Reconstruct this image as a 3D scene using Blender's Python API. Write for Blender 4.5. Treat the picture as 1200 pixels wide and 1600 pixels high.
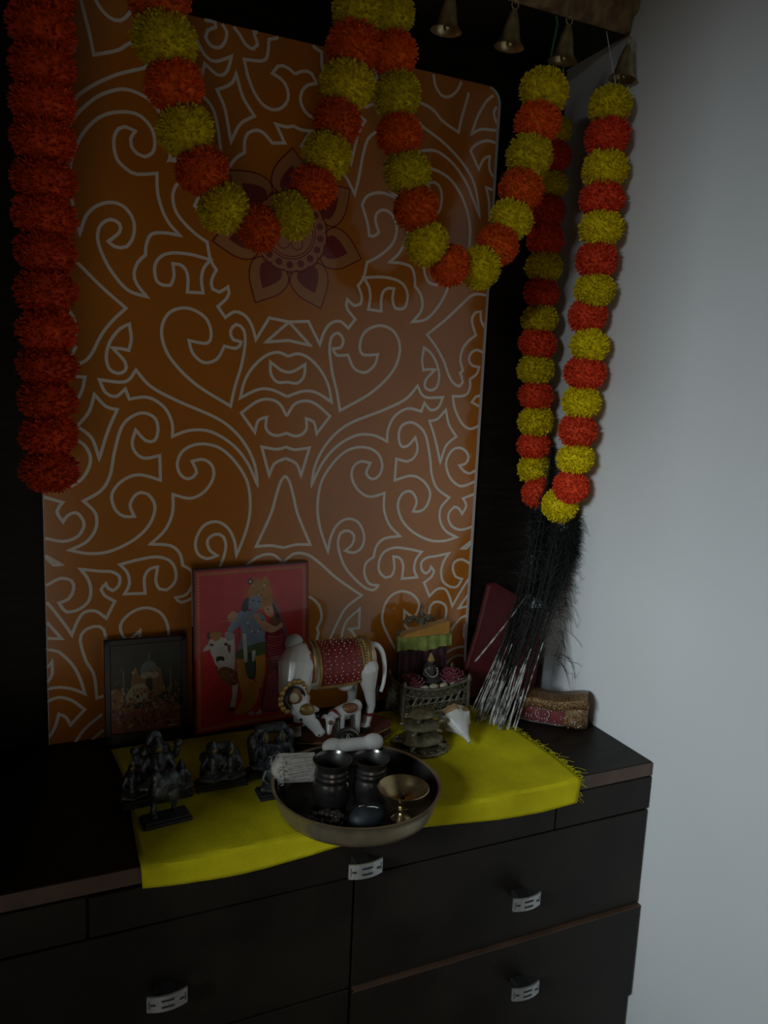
import bpy, bmesh, math, random
from mathutils import Vector, Matrix, Euler, noise
random.seed(7)
SC = bpy.context.scene
COL = SC.collection
PI = math.pi
for o in list(bpy.data.objects):
    bpy.data.objects.remove(o)

# ------------------------------------------------------------------ camera
# origin: the corner where worktop, back board and right wall meet; x right, y into the wall, z up
CAM_LOC = Vector((-0.9732, -1.3502, 0.6218))
CAM_F = 1205.156                                   # focal length in pixels of a 1200 x 1600 frame
CAM_ROT = (Matrix.Rotation(-0.4198, 3, 'Z') @ Matrix.Rotation(-0.0440, 3, 'Y') @ Matrix.Rotation(1.4144, 3, 'X'))
cam_data = bpy.data.cameras.new('camera')
cam = bpy.data.objects.new('camera', cam_data)
COL.objects.link(cam)
cam_data.sensor_fit = 'VERTICAL'
cam_data.sensor_height = 36.0
cam_data.lens = CAM_F / 1600.0 * 36.0
cam_data.clip_start = 0.02
cam.matrix_world = Matrix.Translation(CAM_LOC) @ CAM_ROT.to_4x4()
SC.camera = cam

def at(u, v, x=None, y=None, z=None):
    """the point of the plane x=, y= or z= that is seen at photo pixel (u, v)"""
    d = CAM_ROT @ Vector(((u - 600) / CAM_F, (800 - v) / CAM_F, -1.0))
    if x is not None: t = (x - CAM_LOC.x) / d.x
    elif y is not None: t = (y - CAM_LOC.y) / d.y
    else: t = (z - CAM_LOC.z) / d.z
    return CAM_LOC + d * t

# ------------------------------------------------------------------ world, daylight, exposure
world = bpy.data.worlds.new('world')
SC.world = world
world.use_nodes = True
wb = world.node_tree.nodes['Background']
wb.inputs[0].default_value = (0.80, 0.90, 1.0, 1)
wb.inputs[1].default_value = 0.0
SC.view_settings.view_transform = 'Standard'
SC.view_settings.look = 'None'
SC.view_settings.exposure = 0.0
SC.view_settings.gamma = 1.0
SC.view_settings.use_curve_mapping = False
SC.cycles.use_denoising = True
SC.cycles.max_bounces = 6

def area_light(name, loc, target, sx, sy, power, colour):
    l = bpy.data.lights.new(name, 'AREA')
    l.shape = 'RECTANGLE'; l.size = sx; l.size_y = sy; l.energy = power; l.color = colour
    o = bpy.data.objects.new(name, l); COL.objects.link(o)
    o.location = loc
    o.rotation_euler = (Vector(target) - Vector(loc)).to_track_quat('-Z', 'Y').to_euler()
    return o
# daylight: the bright sky outside an unseen high window in the left wall, higher than the window
# added frontal fill light, set in a made-up opening behind the camera
area_light('front_fill_light', (-1.405, -2.63, -0.32), (-1.2, 0.0, -0.2), 0.80, 0.95, 3.2, (1.0, 0.92, 0.80))
area_light('sky_daylight', (-7.5, -4.0, 2.9), (-3.0, -1.84, 1.2), 3.0, 2.2, 610.0, (0.8, 0.93, 1.0))

# ------------------------------------------------------------------ materials
def nodes_of(m):
    m.use_nodes = True
    return m.node_tree.nodes, m.node_tree.links
MATS = {}
def mat(name, col, rough=0.5, metal=0.0, var=0.0, vscale=30.0, bump=0.0, bscale=80.0, coat=0.0, spec=0.5, sheen=0.0,
        col2=None, stretch=None, rand=0.0, detail=4.0, wear=None):
    """Principled material; object-space noise varies the colour from col to col2 (or by +-var)"""
    if name in MATS: return MATS[name]
    m = bpy.data.materials.new(name)
    N, L = nodes_of(m)
    b = N['Principled BSDF']
    b.inputs['Base Color'].default_value = (*col, 1)
    b.inputs['Roughness'].default_value = rough
    b.inputs['Metallic'].default_value = metal
    b.inputs['Specular IOR Level'].default_value = spec
    b.inputs['Coat Weight'].default_value = coat
    b.inputs['Coat Roughness'].default_value = 0.06
    b.inputs['Sheen Weight'].default_value = sheen
    tc = N.new('ShaderNodeTexCoord')
    src = tc.outputs['Object']
    if stretch:
        mp = N.new('ShaderNodeMapping'); mp.inputs['Scale'].default_value = stretch
        L.new(src, mp.inputs['Vector']); src = mp.outputs['Vector']
    colour_out = None
    if var or col2:
        nz = N.new('ShaderNodeTexNoise'); nz.inputs['Scale'].default_value = vscale; nz.inputs['Detail'].default_value = detail
        L.new(src, nz.inputs['Vector'])
        r = N.new('ShaderNodeValToRGB')
        c2 = col2 or tuple(c * (1 - var) for c in col)
        c1 = col if col2 else tuple(min(1, c * (1 + var)) for c in col)
        r.color_ramp.elements[0].position = 0.35; r.color_ramp.elements[0].color = (*c2, 1)
        r.color_ramp.elements[1].position = 0.68; r.color_ramp.elements[1].color = (*c1, 1)
        L.new(nz.outputs['Fac'], r.inputs['Fac'])
        colour_out = r.outputs['Color']
    if rand:
        oi = N.new('ShaderNodeObjectInfo')
        hs = N.new('ShaderNodeHueSaturation')
        mr = N.new('ShaderNodeMapRange'); mr.inputs['To Min'].default_value = 1 - rand; mr.inputs['To Max'].default_value = 1 + rand
        L.new(oi.outputs['Random'], mr.inputs['Value']); L.new(mr.outputs['Result'], hs.inputs['Value'])
        if colour_out: L.new(colour_out, hs.inputs['Color'])
        else: hs.inputs['Color'].default_value = (*col, 1)
        colour_out = hs.outputs['Color']
    if colour_out: L.new(colour_out, b.inputs['Base Color'])
    if bump:
        nb = N.new('ShaderNodeTexNoise'); nb.inputs['Scale'].default_value = bscale; nb.inputs['Detail'].default_value = 5
        L.new(src, nb.inputs['Vector'])
        bp = N.new('ShaderNodeBump'); bp.inputs['Strength'].default_value = bump; bp.inputs['Distance'].default_value = 0.002
        L.new(nb.outputs['Fac'], bp.inputs['Height']); L.new(bp.outputs['Normal'], b.inputs['Normal'])
    MATS[name] = m
    return m

M_WALL = mat('white_wall_paint', (0.74, 0.745, 0.74), 0.75, var=0.02, vscale=3, bump=0.12, bscale=60)
M_TAN = mat('tan_wall_paint', (0.34, 0.28, 0.20), 0.8)
M_FLOOR = mat('floor_tile', (0.20, 0.17, 0.14), 0.4, var=0.08, vscale=6)
M_CEIL = mat('ceiling_paint', (0.50, 0.45, 0.36), 0.8)
M_WOOD = mat('dark_wenge_laminate', (0.020, 0.015, 0.011), 0.42, col2=(0.010, 0.008, 0.006), vscale=14, stretch=(1, 3, 9), spec=0.12, bump=0.05, bscale=200)
M_WOODF = mat('dark_wenge_front', (0.020, 0.015, 0.011), 0.40, col2=(0.010, 0.008, 0.006), vscale=9, spec=0.22, bump=0.04, bscale=150)
M_EDGE = mat('brown_edge_band', (0.085, 0.045, 0.028), 0.4, var=0.2, vscale=20)
M_CARC = mat('black_board', (0.010, 0.008, 0.007), 0.6)
M_PANEL = mat('orange_gloss_print', (0.62, 0.200, 0.018), 0.20, coat=1.0, var=0.03, vscale=5, spec=.5)
M_LINE = mat('white_print_line', (0.95, 0.86, 0.74), 0.2, coat=1.0)
M_EDGING = mat('white_edging', (0.62, 0.60, 0.58), 0.4)
M_PET_O = mat('lotus_beige', (0.55, 0.235, 0.085), 0.2, coat=1.0)
M_PET_P = mat('lotus_plum', (0.26, 0.045, 0.040), 0.2, coat=1.0)
M_PET_L = mat('lotus_maroon_line', (0.22, 0.022, 0.018), 0.2, coat=1.0)
M_PET_C = mat('lotus_centre', (0.56, 0.22, 0.11), 0.2, coat=1.0)

# ------------------------------------------------------------------ geometry helpers
class G:
    """collects vertices and faces in local coordinates, then links them as ONE mesh object"""
    def __init__(s): s.v = []; s.f = []; s.m = []
    def add(s, vs, fs, mi=0):
        o = len(s.v); s.v += [tuple(p) for p in vs]
        for f in fs: s.f.append(tuple(i + o for i in f)); s.m.append(mi)
    def box(s, c, d, rot=None, bev=0.0, mi=0):
        x, y, z = d[0] / 2, d[1] / 2, d[2] / 2
        if bev:
            b = min(bev, x * .9, y * .9, z * .9)
            bm = bmesh.new(); bmesh.ops.create_cube(bm, size=1)
            for v in bm.verts: v.co = Vector((v.co.x * d[0], v.co.y * d[1], v.co.z * d[2]))
            bmesh.ops.bevel(bm, geom=bm.edges[:], offset=b, segments=1, affect='EDGES')
            bm.verts.index_update()
            vs = [v.co.copy() for v in bm.verts]; fs = [[v.index for v in f.verts] for f in bm.faces]; bm.free()
        else:
            vs = [Vector((i * x, j * y, k * z)) for i in (-1, 1) for j in (-1, 1) for k in (-1, 1)]
            fs = [(0, 1, 3, 2), (4, 6, 7, 5), (0, 4, 5, 1), (2, 3, 7, 6), (0, 2, 6, 4), (1, 5, 7, 3)]
        R = Euler(rot).to_matrix() if rot else Matrix.Identity(3)
        s.add([R @ p + Vector(c) for p in vs], fs, mi); return s
    def lathe(s, prof, n=24, c=(0, 0, 0), R=None, mi=0, a0=0, a1=2 * PI):
        """profile of (radius, z) turned about z"""
        full = abs(a1 - a0 - 2 * PI) < 1e-6
        k = n if full else n + 1
        vs = []; fs = []
        for r, z in prof:
            for i in range(k):
                a = a0 + (a1 - a0) * i / n
                p = Vector((r * math.cos(a), r * math.sin(a), z))
                vs.append((R @ p if R else p) + Vector(c))
        for j in range(len(prof) - 1):
            for i in range(n):
                i2 = (i + 1) % k
                fs.append((j * k + i, j * k + i2, (j + 1) * k + i2, (j + 1) * k + i))
        s.add(vs, fs, mi); return s
    def tube(s, pts, rad, n=6, cap=True, mi=0, closed=False, flat=1.0):
        pts = [Vector(p) for p in pts]; N = len(pts)
        if not hasattr(rad, '__len__'): rad = [rad] * N
        vs = []; fs = []; up = None
        for i, p in enumerate(pts):
            if closed: t = pts[(i + 1) % N] - pts[i - 1]
            else: t = pts[min(i + 1, N - 1)] - pts[max(i - 1, 0)]
            if t.length < 1e-9: t = Vector((0, 0, 1))
            t.normalize()
            if up is None: up = Vector((0, 0, 1)) if abs(t.z) < .9 else Vector((1, 0, 0))
            a = t.cross(up); a.normalize(); b = a.cross(t); b.normalize(); up = b
            for k in range(n):
                w = 2 * PI * k / n
                vs.append(p + (a * math.cos(w) + b * math.sin(w) * flat) * rad[i])
        for i in range(N if closed else N - 1):
            j = (i + 1) % N
            for k in range(n):
                k2 = (k + 1) % n
                fs.append((i * n + k, i * n + k2, j * n + k2, j * n + k))
        if cap and not closed:
            fs.append(tuple(range(n))[::-1]); fs.append(tuple((N - 1) * n + k for k in range(n)))
        s.add(vs, fs, mi); return s
    def ball(s, c, r, rot=None, nu=12, nv=8, mi=0):
        if not hasattr(r, '__len__'): r = (r, r, r)
        R = Euler(rot).to_matrix() if rot else Matrix.Identity(3)
        vs = [R @ Vector((0, 0, r[2])) + Vector(c)]; fs = []
        for j in range(1, nv):
            t = PI * j / nv
            for i in range(nu):
                a = 2 * PI * i / nu
                vs.append(R @ Vector((r[0] * math.sin(t) * math.cos(a), r[1] * math.sin(t) * math.sin(a), r[2] * math.cos(t))) + Vector(c))
        vs.append(R @ Vector((0, 0, -r[2])) + Vector(c)); e = len(vs) - 1
        for i in range(nu):
            fs.append((0, 1 + i, 1 + (i + 1) % nu)); fs.append((e, 1 + (nv - 2) * nu + (i + 1) % nu, 1 + (nv - 2) * nu + i))
        for j in range(nv - 2):
            for i in range(nu):
                a = 1 + j * nu; i2 = (i + 1) % nu
                fs.append((a + i, a + nu + i, a + nu + i2, a + i2))
        s.add(vs, fs, mi); return s
    def limb(s, a, b, ra, rb, n=14, mi=0):
        """tapered capsule"""
        a, b = Vector(a), Vector(b)
        d = b - a; L = d.length or 1e-6; d = d / L
        pts = []; rad = []
        for k in range(4):
            w = PI / 2 * k / 3.0; pts.append(a - d * ra * math.cos(w)); rad.append(max(ra * math.sin(w), ra * .02))
        for k in range(3, -1, -1):
            w = PI / 2 * k / 3.0; pts.append(b + d * rb * math.cos(w)); rad.append(max(rb * math.sin(w), rb * .02))
        return s.tube(pts, rad, n, True, mi)
    def prism(s, poly, y0, y1, mi=0):
        """polygon in x,z extruded from y0 to y1"""
        n = len(poly)
        vs = [(p[0], y0, p[1]) for p in poly] + [(p[0], y1, p[1]) for p in poly]
        fs = [tuple(range(n)), tuple(range(2 * n - 1, n - 1, -1))] + [(i, i + n, (i + 1) % n + n, (i + 1) % n) for i in range(n)]
        s.add(vs, fs, mi); return s
    def mesh(s, name, mats, smooth=False, angle=None):
        me = bpy.data.meshes.new(name)
        me.from_pydata(s.v, [], s.f)
        for m in (mats if isinstance(mats, (list, tuple)) else [mats]): me.materials.append(m)
        me.polygons.foreach_set('material_index', s.m)
        bm = bmesh.new(); bm.from_mesh(me); bmesh.ops.recalc_face_normals(bm, faces=bm.faces[:]); bm.to_mesh(me); bm.free()
        if smooth:
            me.polygons.foreach_set('use_smooth', [True] * len(me.polygons))
            if angle: me.set_sharp_from_angle(angle=angle)
        me.update()
        return me
    def build(s, name, mats, parent=None, smooth=True, angle=0.7, loc=None, rot=None):
        return link(name, s.mesh(name, mats, smooth, angle), parent, loc, rot)

def link(name, me, parent=None, loc=None, rot=None):
    o = bpy.data.objects.new(name, me); COL.objects.link(o)
    if parent: o.parent = parent
    if loc is not None: o.location = loc
    if rot is not None: o.rotation_euler = rot
    return o
def tag(o, label=None, cat=None, group=None, kind=None):
    if label: o['label'] = label
    if cat: o['category'] = cat
    if group: o['group'] = group
    if kind: o['kind'] = kind
    return o
def thing(name, label, cat, loc=(0, 0, 0), rz=0.0, group=None):
    o = link(name, None); o.location = loc; o.rotation_euler = (0, 0, rz); o.empty_display_size = 0.02
    return tag(o, label, cat, group)
def sculpt(name, g, mats, parent=None, voxel=0.0015, smooth_iter=4, loc=None, rot=None):
    """fuses overlapping lumps into one continuous surface"""
    me = g.mesh(name + '_raw', mats)
    tmp = bpy.data.objects.new('tmp', me); COL.objects.link(tmp)
    r = tmp.modifiers.new('r', 'REMESH'); r.mode = 'VOXEL'; r.voxel_size = voxel
    if smooth_iter:
        sm = tmp.modifiers.new('s', 'SMOOTH'); sm.iterations = smooth_iter; sm.factor = 0.5
    dg = bpy.context.evaluated_depsgraph_get()
    out = bpy.data.meshes.new_from_object(tmp.evaluated_get(dg)); out.name = name
    bpy.data.objects.remove(tmp); bpy.data.meshes.remove(me)
    out.polygons.foreach_set('use_smooth', [True] * len(out.polygons))
    if not out.materials: out.materials.append(mats if not isinstance(mats, (list, tuple)) else mats[0])
    return link(name, out, parent, loc, rot)
def catmull(pts, closed=False, step=0.006):
    """smooth curve through 2-D points; a point flagged 1 is a sharp corner"""
    P = [Vector((p[0], p[1])) for p in pts]; cr = [len(p) > 2 and p[2] for p in pts]; n = len(P); out = []
    for i in range(n if closed else n - 1):
        j = (i + 1) % n
        p1, p2 = P[i], P[j]
        p0 = P[i - 1] if (closed or i > 0) and not cr[i] else p1 + (p1 - p2) * .35
        p3 = P[(j + 1) % n] if (closed or j < n - 1) and not cr[j] else p2 + (p2 - p1) * .35
        k = max(1, int((p2 - p1).length / step))
        for a in range(k):
            t = a / k
            out.append((.5 * (2 * p1 + (p2 - p0) * t + (2 * p0 - 5 * p1 + 4 * p2 - p3) * t * t + (3 * p1 - p0 - 3 * p2 + p3) * t ** 3), bool(cr[i]) and a == 0))
    if not closed: out.append((P[-1], True))
    return out
def ribbon(g, pts, hw, y, closed=False, mi=0, step=0.006):
    """flat stroke of half width hw on the plane y"""
    c = [p for p, _ in catmull(pts, closed, step)]; n = len(c)
    if n < 2: return
    vs = []
    for i in range(n):
        a = c[i] - c[i - 1] if (closed or i > 0) else c[1] - c[0]
        b = c[(i + 1) % n] - c[i] if (closed or i < n - 1) else a
        if a.length < 1e-9: a = b
        if b.length < 1e-9: b = a
        a = a.normalized(); b = b.normalized()
        na, nb = Vector((-a.y, a.x)), Vector((-b.y, b.x))
        m = na + nb
        m = na if m.length < .1 else m.normalized()
        w = hw / max(.42, m.dot(na))
        yi = y - 4e-7 * i
        vs += [(c[i].x + m.x * w, yi, c[i].y + m.y * w), (c[i].x - m.x * w, yi, c[i].y - m.y * w)]
    fs = [(2 * i, 2 * i + 1, 2 * ((i + 1) % n) + 1, 2 * ((i + 1) % n)) for i in range(n if closed else n - 1)]
    g.add(vs, fs, mi)

# ================================================================== THE SETTING
def structure(name, c, d, m):
    return tag(G().box(c, d).build(name, m, smooth=False), kind='structure')
FLOOR_Z = -0.80
structure('floor', (-1.5, -1.3, FLOOR_Z - 0.02), (3.2, 2.82, 0.04), M_FLOOR)
structure('ceiling', (-1.5, -1.3, 1.92), (3.2, 2.82, 0.04), M_CEIL)
structure('wall_right', (0.05, -1.29, 0.55), (0.10, 2.84, 2.70), M_WALL)
structure('wall_back', (-1.5, 0.08, 0.55), (3.2, 0.10, 2.70), M_WALL)
# left wall with an unseen window opening sized to shape the daylight, front wall behind the photographer, and an added dark wall that blocks light
DY0, DY1, DZ0, DZ1 = -2.45, -1.25, 0.87, 1.55
g = G()
g.box((-3.08, (DY1 + .1) / 2, .55), (.10, .1 - DY1, 2.70)); g.box((-3.08, (DY0 - 2.71) / 2, .55), (.10, DY0 + 2.71, 2.70)); g.box((-3.08, (DY0 + DY1) / 2, (DZ1 + 1.9) / 2), (.10, DY1 - DY0, 1.9 - DZ1)); g.box((-3.08, (DY0 + DY1) / 2, (DZ0 + FLOOR_Z) / 2), (.10, DY1 - DY0, DZ0 - FLOOR_Z))
tag(g.build('wall_left', M_TAN, smooth=False), kind='structure')
g = G()                                             # front wall behind the camera, opening added for the fill light
g.box((-2.475, -2.66, .55), (1.33, .10, 2.70)); g.box((-0.50, -2.66, .55), (1.00, .10, 2.70)); g.box((-1.405, -2.66, 1.225), (.81, .10, 1.35))
tag(g.build('wall_front', M_TAN, smooth=False), kind='structure')
g = G(); g.box((-1.175, -0.285, 0.55), (0.08, 0.63, 2.70)); g.box((-1.175, -0.655, 1.375), (0.08, 0.11, 1.05))   # added unseen wall shading the left; upper block deeper to shade the right wall
tag(g.build('light_block_wall', M_WOOD, smooth=False), kind='structure')

# ================================================================== PUJA CABINET
XC0, XC1 = -1.13, -0.003                            # left and right end of the cabinet
cab = thing('altar_cabinet', 'dark brown laminate drawer cabinet carrying the altar, against the white wall', 'cabinet', (-0.565, -0.2, FLOOR_Z))
def cpart(name, g, m, parent=None, smooth=False):
    """a part given in room coordinates"""
    o = g.build(name, m, smooth=smooth)
    if parent:
        o.parent = parent
        if not parent.parent: o.matrix_parent_inverse = Matrix.Translation(Vector(parent.location)).inverted()
    return o
cpart('carcass', G().box(((XC0 + XC1) / 2, -0.181, -0.4135), (XC1 - XC0, 0.402, 0.773)), M_CARC, cab)
top = cpart('worktop', G().box(((XC0 + XC1) / 2, -0.188, -0.0125), (XC1 - XC0 + .003, 0.416, 0.0245), bev=.001), M_WOOD, cab)
top['label'] = 'dark worktop with worn brown front edge'
cpart('edge_band', G().box(((XC0 + XC1) / 2, -0.3970, -0.0125), (XC1 - XC0 + .003, 0.0022, 0.0225)), M_EDGE, cab)
M_SIL = mat('brushed_silver', (0.52, 0.52, 0.51), 0.35, 0.75, var=.1, vscale=200)
M_SILD = mat('dark_cutout', (0.025, 0.023, 0.022), 0.6)
def handle(parent, x, z, y):
    """bowed label-shaped pull on two short posts, three dark slots on its face"""
    g = G(); W, H, n = 0.052, 0.022, 8
    def yy(t): return y - 0.028 - 0.006 * (1 - (2 * t - 1) ** 2)
    for k in range(n):
        t0, t1 = k / n, (k + 1) / n
        x0, x1 = x + (t0 - .5) * W, x + (t1 - .5) * W
        vs = [(x0, yy(t0), z - H / 2), (x1, yy(t1), z - H / 2), (x1, yy(t1), z + H / 2), (x0, yy(t0), z + H / 2)]
        vs += [(a, b + .003, c) for a, b, c in vs]
        g.add(vs, [(0, 1, 2, 3), (7, 6, 5, 4), (0, 4, 5, 1), (3, 2, 6, 7)] + ([(0, 3, 7, 4)] if k == 0 else []) + ([(1, 5, 6, 2)] if k == n - 1 else []))
    h = cpart('handle', g, M_SIL, parent, True)
    h['label'] = 'bowed silver pull with dark slots'
    p = G()
    p.box((x, y - 0.014, z), (0.026, 0.030, 0.012), bev=.002)
    cpart('handle_post', p, M_CARC, parent)
    q = G()
    def slot(t0, t1, zz, hh):
        for k in range(4):
            a, b = t0 + (t1 - t0) * k / 4, t0 + (t1 - t0) * (k + 1) / 4
            q.add([(x + (a - .5) * W, yy(a) - .0004, z + zz - hh), (x + (b - .5) * W, yy(b) - .0004, z + zz - hh), (x + (b - .5) * W, yy(b) - .0004, z + zz + hh), (x + (a - .5) * W, yy(a) - .0004, z + zz + hh)], [(0, 1, 2, 3)])
    slot(.34, .66, .0045, .0016); slot(.34, .66, -.0045, .0016); slot(.08, .2, 0, .0016); slot(.8, .92, 0, .0016)
    slot(.04, .06, 0, .006); slot(.94, .96, 0, .006)
    cpart('handle_slots', q, M_SILD, parent)
def front(name, x0, x1, z0, z1, y, hx=None, hz=None):
    o = cpart(name, G().box(((x0 + x1) / 2, y + .0085, (z0 + z1) / 2), (x1 - x0, .017, z1 - z0), bev=.0012), M_WOODF, cab)
    if hx is not None:
        handle(o, hx, hz, y)
    return o
Z1, Z2, Z3, Z4 = -0.0865, -0.2697, -0.452, -0.70
front('apron_panel', XC0, -0.9305, Z1 + .0015, -0.026, -0.3995)
front('apron_panel', -0.2030, XC1, Z1 + .0015, -0.026, -0.3995)
front('pull_out_tray', -0.9275, -0.2055, Z1 + .0015, -0.0285, -0.3995, -0.557, -0.056)
front('drawer', -0.5600, XC1 - .003, Z2 + .002, Z1 - .0015, -0.3995, -0.270, -0.181)
front('drawer', XC0, -0.5635, Z2 + .0015, Z1 - .0015, -0.3990, -0.834, -0.180)
front('drawer', -0.5600, XC1 - .003, Z3 + .002, Z2 - .0015, -0.4070, -0.264, -0.338)
front('drawer', XC0, -0.5635, Z3 + .0015, Z2 - .0015, -0.3995)
front('drawer', -0.5600, XC1 - .003, Z4 + .002, Z3 - .0015, -0.3995)
front('drawer', XC0, -0.5635, Z4 + .002, Z3 - .0015, -0.3995)
cpart('drawer_top_edge', G().box(((-0.56 + XC1) / 2, -0.3985, Z2 - .0012), (-0.56 * -1 + XC1 - .004, .0165, .0010)), M_EDGE, cab)
cpart('plinth', G().box(((XC0 + XC1) / 2, -0.370, (Z4 + FLOOR_Z) / 2 + .0), (XC1 - XC0, .02, Z4 - FLOOR_Z - .004)), M_WOODF, cab)

# ================================================================== SHRINE CANOPY AND BACK BOARD
can = thing('shrine_canopy', 'dark wooden shrine canopy with carved tan cornice above the orange panel', 'canopy', (-0.565, 0.02, 0.0))
ZC = 1.2598
bb = thing('back_board', 'dark wooden back board standing on the worktop behind the orange panel', 'board', (-0.565, 0.0135, 0.0))
cpart('board', G().box(((XC0 + XC1) / 2, 0.0135, ZC / 2), (XC1 - XC0, 0.013, ZC - .004)), M_WOOD, bb)
cpart('roof_board', G().box(((XC0 + XC1) / 2, -0.0725, ZC + .010), (XC1 - XC0, 0.185, 0.020), bev=.001), M_CARC, can)
cpart('roof_box', G().box(((XC0 + XC1) / 2, -0.068, ZC + .085), (XC1 - XC0, 0.176, 0.129)), M_WOOD, can)
M_CARVE = mat('carved_tan_wood', (0.34, 0.205, 0.085), 0.55, col2=(0.12, 0.062, 0.025), vscale=45, bump=0.9, bscale=70, stretch=(1, 1, .6))
prof = [(-.1655, 0), (-.170, .003), (-.176, .016), (-.179, .026), (-.186, .032), (-.187, .046), (-.195, .056), (-.206, .064), (-.209, .085), (-.222, .098), (-.230, .125), (-.230, .15), (-.1655, .15)]
g = G(); n = len(prof); NX = 120
for i in range(NX + 1):
    x = XC0 + (XC1 - XC0) * i / NX
    for k, (yy_, zz_) in enumerate(prof):
        w = 0.0035 * math.sin(x * 2 * PI / .055) * math.sin(k * 1.7) + .002 * math.sin(x * 2 * PI / .0275 + k) if 0 < k < n - 2 else 0
        g.v.append((x, yy_ + w, ZC + zz_))
for i in range(NX):
    for k in range(n):
        k2 = (k + 1) % n
        g.f.append((i * n + k, (i + 1) * n + k, (i + 1) * n + k2, i * n + k2)); g.m.append(0)
g.f.append(tuple(range(n))); g.m.append(0); g.f.append(tuple(range(NX * n, NX * n + n))[::-1]); g.m.append(0)
c = cpart('cornice', g, M_CARVE, can, True); c['label'] = 'carved tan cornice with stepped profile'

# ================================================================== ORANGE PANEL
XL, XR, ZT, AX = -0.9663, -0.1546, 1.1949, -0.5605
pan = thing('printed_panel', 'glossy orange back panel printed with white scroll lines', 'panel', (AX, 0.006, 0.0))
def rounded(x0, x1, z0, z1, r):
    p = [(x0, z0), (x1, z0)]
    for cx, s in ((x1 - r, 0), (x0 + r, 1)):
        for k in range(9):
            a = (PI / 2) * k / 8 + s * PI / 2
            p.append((cx + r * math.cos(a), z1 - r + r * math.sin(a)))
    return p
outl = rounded(XL, XR, 0.001, ZT, .030)
cpart('board', G().prism(outl, 0.0065, 0.0), M_PANEL, pan)
g = G()
inner = rounded(XL + .0015, XR - .0055, 0.0012, ZT - .003, .026)
n = len(outl)
for yy_ in (0.0062, -0.0016): g.v += [(p[0], yy_, p[1]) for p in outl] + [(p[0], yy_, p[1]) for p in inner]
ev = g.v
for idx in (list(range(1, 9)), [n - 1]):             # right side with its rounded corner, and the thin left side
    g = G(); g.v = [v for v in ev]
    for i in idx:
        j = (i + 1) % n
        g.f += [(2 * n + i, 2 * n + j, 3 * n + j, 3 * n + i), (i, 2 * n + i, 2 * n + j, j), (n + i, n + j, 3 * n + j, 3 * n + i)]; g.m += [0, 0, 0]
    used = sorted({i for f in g.f for i in f}); mp = {a: b for b, a in enumerate(used)}
    g.v = [g.v[i] for i in used]; g.f = [tuple(mp[i] for i in f) for f in g.f]
    cpart('white_edging', g, M_EDGING, pan)
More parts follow.
